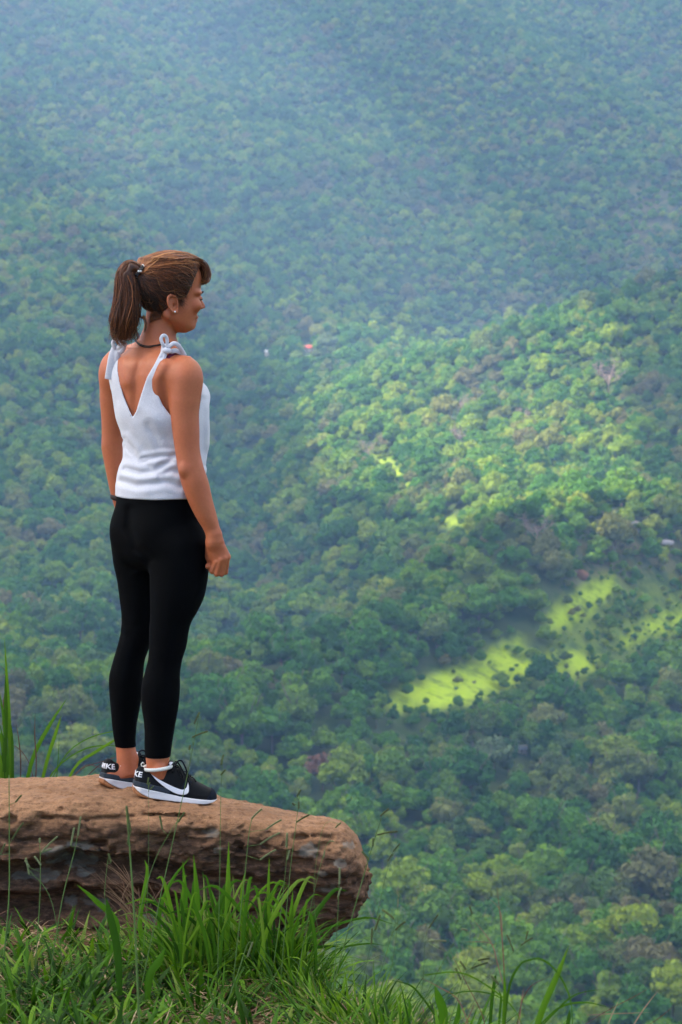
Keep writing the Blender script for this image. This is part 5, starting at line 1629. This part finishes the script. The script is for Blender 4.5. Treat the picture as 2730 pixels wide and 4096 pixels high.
blade_plant('grass_clump', 'tall green grass clump rising behind the left end of the rock ledge', 'grass clump', (40, 3230), 8.15, [
    ([(48,3260),(42,3000),(30,2750),(19,2555)], 18, .72), ([(30,3260),(28,3050),(16,2880),(-6,2740)], 16, .60), ([(10,3260),(22,3000),(24,2800),(22,2700)], 18, .45),
    ([(46,3260),(48,3100),(46,2950),(36,2850)], 20, .55), ([(20,3260),(8,3100),(-8,2960)], 20, .75), ([(55,3260),(50,3050),(40,2900),(8,2860)], 14, .82),
    ([(5,3260),(12,3100),(14,2980),(2,2900)], 18, .50), ([(35,3260),(20,3080),(5,2950),(-30,2900)], 16, .65), ([(60,3260),(40,3120),(22,3020),(6,2980)], 12, .8),
    ([(85,3250),(130,3040),(200,2900),(268,2795)], 17, .68, .05), ([(140,3250),(190,3040),(228,2920),(246,2862)], 15, .80, .06),
    ([(150,3240),(250,3040),(340,2960),(460,2925),(560,2930)], 5, .70, .1), ([(220,3240),(300,3070),(380,3010),(460,2960),(500,2935)], 12, .86, .1), ([(130,3240),(220,3080),(330,3000),(430,2982),(560,2995)], 6, .72, .12),
    ([(200,3200),(320,3080),(450,3035),(520,3000)], 3, .1, .1, 1), ([(136,3240),(146,3060),(140,2940),(142,2840)], 5, .05, .04, 1), ([(76,3240),(84,3060),(76,2960),(64,2890)], 5, .05, .04, 1),
    ([(290,3180),(345,3110),(400,3060),(470,3020)], 4, .02, .04, 1), ([(215,3240),(232,3060),(238,2940)], 4, .62, .1), ([(10,2900),(14,2820),(26,2700),(0,2660)], 4, .1, .02, 1), ([(150,3200),(120,3060),(70,2990),(10,2975)], 3, .1, .1, 1),
    ([(230,3200),(330,3070),(400,3070),(480,3110)], 3, .3, .08, 1)])
blade_plant('grass_clump', 'arching green grass clump with one broad blade at the lower right edge', 'grass clump', (2100, 4200), 5.0, [
    ([(2120,4200),(2170,4040),(2230,3900),(2276,3782)], 26, .70), ([(2010,4200),(2035,3960),(2085,3855),(2150,3832)], 10, .45), ([(2090,3850),(2160,3835),(2230,3890),(2285,4010),(2290,4200)], 8, .62),
    ([(2010,4200),(2020,3980),(2016,3880)], 14, .66), ([(2140,4120),(2240,4030),(2340,4010),(2440,4030)], 9, .60), ([(2130,4150),(2210,4060),(2300,3980),(2420,3955)], 7, .5),
    ([(1700,3900),(1840,3890),(1960,3950),(2060,4040),(2110,4160)], 7, .72), ([(1800,3975),(1900,3965),(2000,3990),(2040,4060)], 6, .55), ([(2250,4200),(2275,4080),(2280,4040)], 16, .4)])
blade_plant('grass_clump', 'low grass clump with a broad upright leaf at the bottom right of centre', 'grass clump', (1755, 4200), 5.5, [
    ([(1765,4180),(1775,4060),(1755,3990),(1740,3945)], 38, .62), ([(1790,4180),(1830,4080),(1838,4000)], 22, .55), ([(1960,4180),(1965,4040),(1980,3920),(1985,3900)], 14, .42),
    ([(1990,4180),(2000,4060),(2005,3990),(1995,3960)], 10, .5), ([(1600,4180),(1640,4040),(1632,3990)], 14, .6), ([(1740,4060),(1690,3990),(1640,3940),(1560,3920)], 9, .4)])
blade_plant('dry_grass_clump', 'reddish dry grass stems fanning out at the bottom right', 'dry grass', (2040, 4200), 5.1, [
    ([(2025,4200),(2018,3900),(2005,3700),(1988,3542)], 5, .35, 0, 1), ([(2018,3900),(2010,3740),(2000,3640),(1940,3580)], 3, .6, 0, 1), ([(2015,3940),(1990,3850),(1965,3770),(1880,3660)], 5, .6, 0, 1),
    ([(1980,3780),(1940,3768),(1845,3768)], 3, .5, 0, 1), ([(2060,4200),(2080,4040),(2120,3950),(2200,3905)], 4, .1, 0, 1), ([(2070,4200),(2085,4020),(2098,3945)], 5, .55, 0, 1),
    ([(1960,4200),(1930,4060),(1870,3940),(1790,3780)], 4, .2, 0, 1), ([(1900,4180),(1840,4010),(1760,3950),(1680,3910)], 5, .5, 0, 1),
    ([(2400,4200),(2440,4080),(2482,3988)], 5, .8, 0, 1), ([(2480,4200),(2560,4060),(2650,3940)], 5, .7, 0, 1), ([(2250,4160),(2400,4060),(2540,3985),(2610,3945)], 3, .15, 0, 1),
    ([(2550,4130),(2640,4070),(2700,4020)], 3, .1, 0, 1), ([(1830,4160),(1880,4060),(1900,4010)], 4, .3, 0, 1), ([(2350,4060),(2450,4055),(2600,4050)], 4, .7, 0, 1)])
r = np.random.default_rng(77)
items = []
for i in range(80):
    b = r.uniform(680, 1290); l = r.uniform(120, 370); dx_ = r.normal(0, 135) + (b - 950) * .12; tp = 3860 + (b > 1150) * 60 - l
    items.append(([(b, 3900 + r.uniform(-20, 50)), (b + dx_ * .22, 3880 - l * .5), (b + dx_ * .75, tp + 10), (b + dx_ * 1.1, tp - 10 + abs(dx_) * .12)], r.uniform(7, 18), r.uniform(.3, .9), r.uniform(-.12, .1)))
items += [([(905,3880),(912,3600),(916,3366)], 24, .72, -.05), ([(800,3860),(790,3600),(775,3420)], 24, .66, 0), ([(735,3850),(742,3600),(732,3445)], 22, .6, 0), ([(1085,3850),(1075,3600),(1078,3430)], 15, .75, 0), ([(980,3850),(968,3600),(985,3470)], 16, .78, .03),
          ([(420,3860),(470,3700),(380,3600),(310,3540)], 26, .65, -.1), ([(600,3870),(560,3700),(590,3500),(580,3440)], 20, .7, .05), ([(640,3850),(640,3650),(690,3520),(760,3430)], 16, .6, .05), ([(480,3980),(470,3800),(440,3660),(425,3590)], 34, .35, -.5), ([(590,4000),(600,3900),(640,3840),(660,3790)], 34, .55, -.4), ([(1170,3900),(1165,3700),(1172,3560)], 20, .7, 0)]
blade_plant('grass_clump', 'tall bright green grass clump standing before the right half of the rock ledge', 'grass clump', (950, 3880), 6.5, items)

# ---- seed stalks
M_STEM = flat('green_stem', (.085, .15, .035), .6); M_SEED = NM('seed_heads', .8, .2); _v = M_SEED.coord()
M_SEED.color(M_SEED.mix(M_SEED.noise(_v, 300, 2), (.035, .055, .018), (.15, .17, .06)))
M_SEEDP = NM('pale_seed_heads', .8, .2); _v = M_SEEDP.coord(); M_SEEDP.color(M_SEEDP.mix(M_SEEDP.noise(_v, 300, 2), (.12, .15, .06), (.26, .28, .14)))
def spike(p0, p1, D, w):
    """a raceme: thin axis with a double row of small grains along its lower side"""
    a = W(*p0, D - 7.5); b = W(*p1, D - 7.5); L = np.linalg.norm(b - a); n = max(6, int(L / .0030)); parts = []
    mid = (a + b) / 2 + (0, 0, .03 * L); path = catmull([a, mid, b], n + 2)
    parts.append(tube(path, .0006, sides=4))
    T = (b - a) / L; S = np.cross(T, (0, 1, 0)); S /= np.linalg.norm(S)
    for i in range(n):
        for s in (-1, 1):
            c = path[i + 1] + S * s * w * .45 + (0, s * w * .3, 0); t0, t1 = c - T * w * .75, c + T * w * .75
            parts.append(tube(np.array([t0, (t0 * .6 + t1 * .4), t1]), np.array([w * .2, w * .46, w * .1]), sides=4))
    return join(parts)
ST_ = [
 (6.1, [(560,3980),(640,3600),(740,3150),(800,2848)], 4.5, [((833,2925),(768,2950)),((800,2848),(777,2897)),((762,2980),(758,3000))], 0, 'tall thin seed stalk crossing in front of the right shoe of the woman'),
 (6.2, [(870,3960),(880,3500),(884,3200),(893,3020)], 3, [((895,3018),(885,3062)),((903,3078),(884,3102))], 0, 'thin seed stalk rising just right of the shoe toes'),
 (6.3, [(1120,3960),(1160,3500),(1185,3300),(1202,3160)], 3.5, [((1206,3158),(1188,3188)),((1196,3205),(1196,3236)),((1180,3222),(1170,3212)),((1240,3258),(1185,3290))], 0, 'seed stalk with dark grains standing over the middle right of the rock'),
 (6.2, [(930,3960),(980,3500),(1005,3290),(1048,3236)], 4, [((1050,3234),(1006,3276)),((1128,3278),(1065,3318)),((1122,3330),(1040,3378)),((1106,3398),(1040,3440))], 1, 'seed stalk with four slanting pale spikes before the rock'),
 (6.0, [(1290,4100),(1400,3700),(1480,3420),(1530,3262)], 4.5, [((1558,3234),(1522,3266)),((1592,3326),(1508,3340)),((1494,3352),(1492,3388)),((1448,3405),(1478,3442))], 0, 'tall seed stalk leaning out past the tip of the rock'),
 (6.0, [(1400,4120),(1480,3800),(1550,3480),(1600,3372)], 2.5, [((1602,3374),(1572,3408)),((1570,3415),(1552,3446))], 0, 'thinner seed stalk just right of the tall one past the rock tip'),
 (5.8, [(1490,4150),(1560,3900),(1590,3700),(1590,3556)], 2.5, [((1588,3556),(1598,3592)),((1594,3594),(1592,3630))], 1, 'thin seed stalk with a hanging pale tip right of the rock'),
 (5.7, [(1450,4150),(1520,3900),(1575,3720),(1590,3690)], 3.5, [((1528,3638),(1578,3676)),((1622,3686),(1580,3722)),((1490,3712),(1486,3780)),((1522,3660),(1500,3724))], 0, 'seed stalk with a cross of four spikes low beside the rock'),
 (5.6, [(1640,4180),(1690,3950),(1705,3740),(1752,3660)], 2, [((1754,3658),(1716,3714))], 0, 'faint seed stalk with one slanting spike at bottom centre right'),
 (5.5, [(1620,4180),(1720,3950),(1800,3800),(1850,3718)], 3, [((1872,3722),(1846,3716)),((1788,3764),(1712,3766))], 1, 'seed stalk with a flat spike and a bent white tip'),
 (5.4, [(1740,4200),(1860,3870),(1885,3720),(1882,3625)], 1.5, [((1878,3624),(1890,3656))], 0, 'hair thin seed stalk ending in one small dark spike'),
 (5.3, [(1780,4200),(1900,4000),(2000,3860),(2085,3784)], 2, [((2028,3738),(2056,3806)),((2134,3750),(2084,3782)),((2114,3722),(2104,3760))], 0, 'seed stalk with dark forked spikes beside the tall red stem'),
 (5.4, [(1760,4200),(1830,4000),(1860,3900),(1890,3868)], 3.5, [((1962,3834),(1912,3842)),((1954,3850),(1886,3874)),((1840,3844),(1866,3880)),((1966,3904),(1998,3940)),((1822,3872),(1846,3920))], 0, 'seed stalk with several short spikes left of the tall red stem'),
 (6.3, [(200,3900),(250,3600),(300,3400),(322,3270)], 4.5, [((324,3266),(312,3345)),((298,3310),(284,3385))], 1, 'pale seed stalk standing before the lichen on the rock'),
 (6.3, [(140,3900),(160,3600),(162,3430),(158,3360)], 4, [((232,3345),(165,3412)),((208,3395),(166,3412)),((160,3352),(160,3372)),((100,3440),(120,3470)),((138,3425),(166,3462))], 1, 'seed stalk with slanting spikes at the left of the rock'),
 (6.4, [(10,3900),(36,3600),(38,3350),(37,3100)], 6, [((95,3290),(48,3360)),((22,3372),(2,3420)),((88,3180),(62,3210))], 0, 'green seed stalk near the left edge of the picture'),
 (5.4, [(560,4150),(540,3700),(520,3400),(505,3225)], 9, [((506,3222),(524,3330)),((520,3290),(512,3380))], 0, 'thick blurred green stalk close in front of the shoes'),
 (6.2, [(500,3900),(600,3500),(680,3330),(738,3252)], 3, [((740,3248),(714,3290)),((640,3262),(650,3318))], 0, 'fine slanting seed stalk before the middle of the rock'),
 (6.2, [(560,3950),(590,3600),(596,3300),(594,3110)], 2, [((596,3110),(590,3140)),((616,3144),(600,3160)),((600,3130),(594,3150))], 0, 'very fine seed stalk reaching up to the left shoe'),
 (6.3, [(260,3900),(205,3600),(118,3480),(104,3440)], 3, [((104,3430),(118,3500))], 1, 'bent seed stalk leaning left before the lower ledges'),
 (6.3, [(1090,3900),(1130,3600),(1150,3400),(1148,3330)], 3, [((1150,3330),(1146,3390)),((1160,3400),(1150,3440))], 1, 'pale upright seed stalk before the right half of the rock'),
 (6.2, [(1180,3950),(1250,3600),(1300,3400),(1322,3364)], 2.5, [((1338,3366),(1318,3364)),((1300,3400),(1296,3430))], 1, 'seed stalk with a bent pale tip near the rock tip'),
 (6.1, [(1330,4050),(1350,3700),(1356,3560),(1358,3470)], 3, [((1360,3470),(1358,3540)),((1366,3550),(1352,3590))], 1, 'pale hanging seed stalk before the round end of the rock'),
 (6.1, [(880,4090),(950,3900),(990,3780),(1010,3770)], 5, [((1012,3768),(990,3830))], 1, 'bluish green stalk with a pale tip low in the grass'),
 (6.4, [(440,3800),(420,3600),(430,3460),(440,3420)], 3, [((434,3414),(446,3450))], 0, 'short stalk with a small leaf before the dark overhang'),
 (6.3, [(1370,4000),(1260,3650),(1290,3320),(1365,3292)], 2, [((1366,3290),(1342,3312))], 0, 'fine curved seed stalk touching the upper edge of the rock tip'),
]
for D, st, wpx, spikes, pale, lab in ST_:
    e = empty('seed_stalk', tuple(W(*st[0], D - 7.5))); tag(e, lab, 'grass stalk', 'seed stalks standing up from the grass'); inv = Matrix.Translation(-Vector(e.location))
    P = catmull([W(a, b, D - 7.5) for a, b in st], 20); rr_ = wpx / FOC * D / 2
    V, F = tube(P, np.linspace(rr_ * 1.2, rr_ * .55, 20), sides=6); o = mesh_obj('stem', V, F, M_STEM.m, e); o.matrix_parent_inverse = inv
    for s in spikes:
        V, F = spike(s[0], s[1], D, .0029 if wpx > 2.6 else .0023); o = mesh_obj('seed_spike', V, F, (M_SEEDP if pale else M_SEED).m, e); o.matrix_parent_inverse = inv
        # foot of the spike joined to the stem
        a = W(*s[1], D - 7.5); i = int(np.argmin(np.linalg.norm(P - a + (0, 0, .006), axis=1)))
        if np.linalg.norm(P[i] - a) > .002:
            V, F = tube(np.array([P[i], (P[i] + a) / 2, a]), .0006, sides=4); o = mesh_obj('stalklet', V, F, M_STEM.m, e); o.matrix_parent_inverse = inv
# dry reddish tuft before the overhang
items = []
for i in range(60):
    bx = r.normal(560, 45); by = r.uniform(3560, 3780); l = r.uniform(60, 200); an_ = r.normal(-.4, .6)
    items.append(([(bx, by), (bx + l * .5 * math.sin(an_), by - l * .5), (bx + l * math.sin(an_ * 1.4), by - l * .9)], r.uniform(2, 5), r.uniform(0, .55), r.uniform(-.1, .1), 1))
items.append(([(660,3820),(590,3640),(500,3500),(425,3415)], 6, .2, 0, 1))
blade_plant('dry_grass_clump', 'purplish brown dry grass tuft before the dark overhang of the rock', 'dry grass', (600, 3780), 6.75, items)
print('fore', round(time.time() - t_, 1), 'all', round(time.time() - T00, 1))
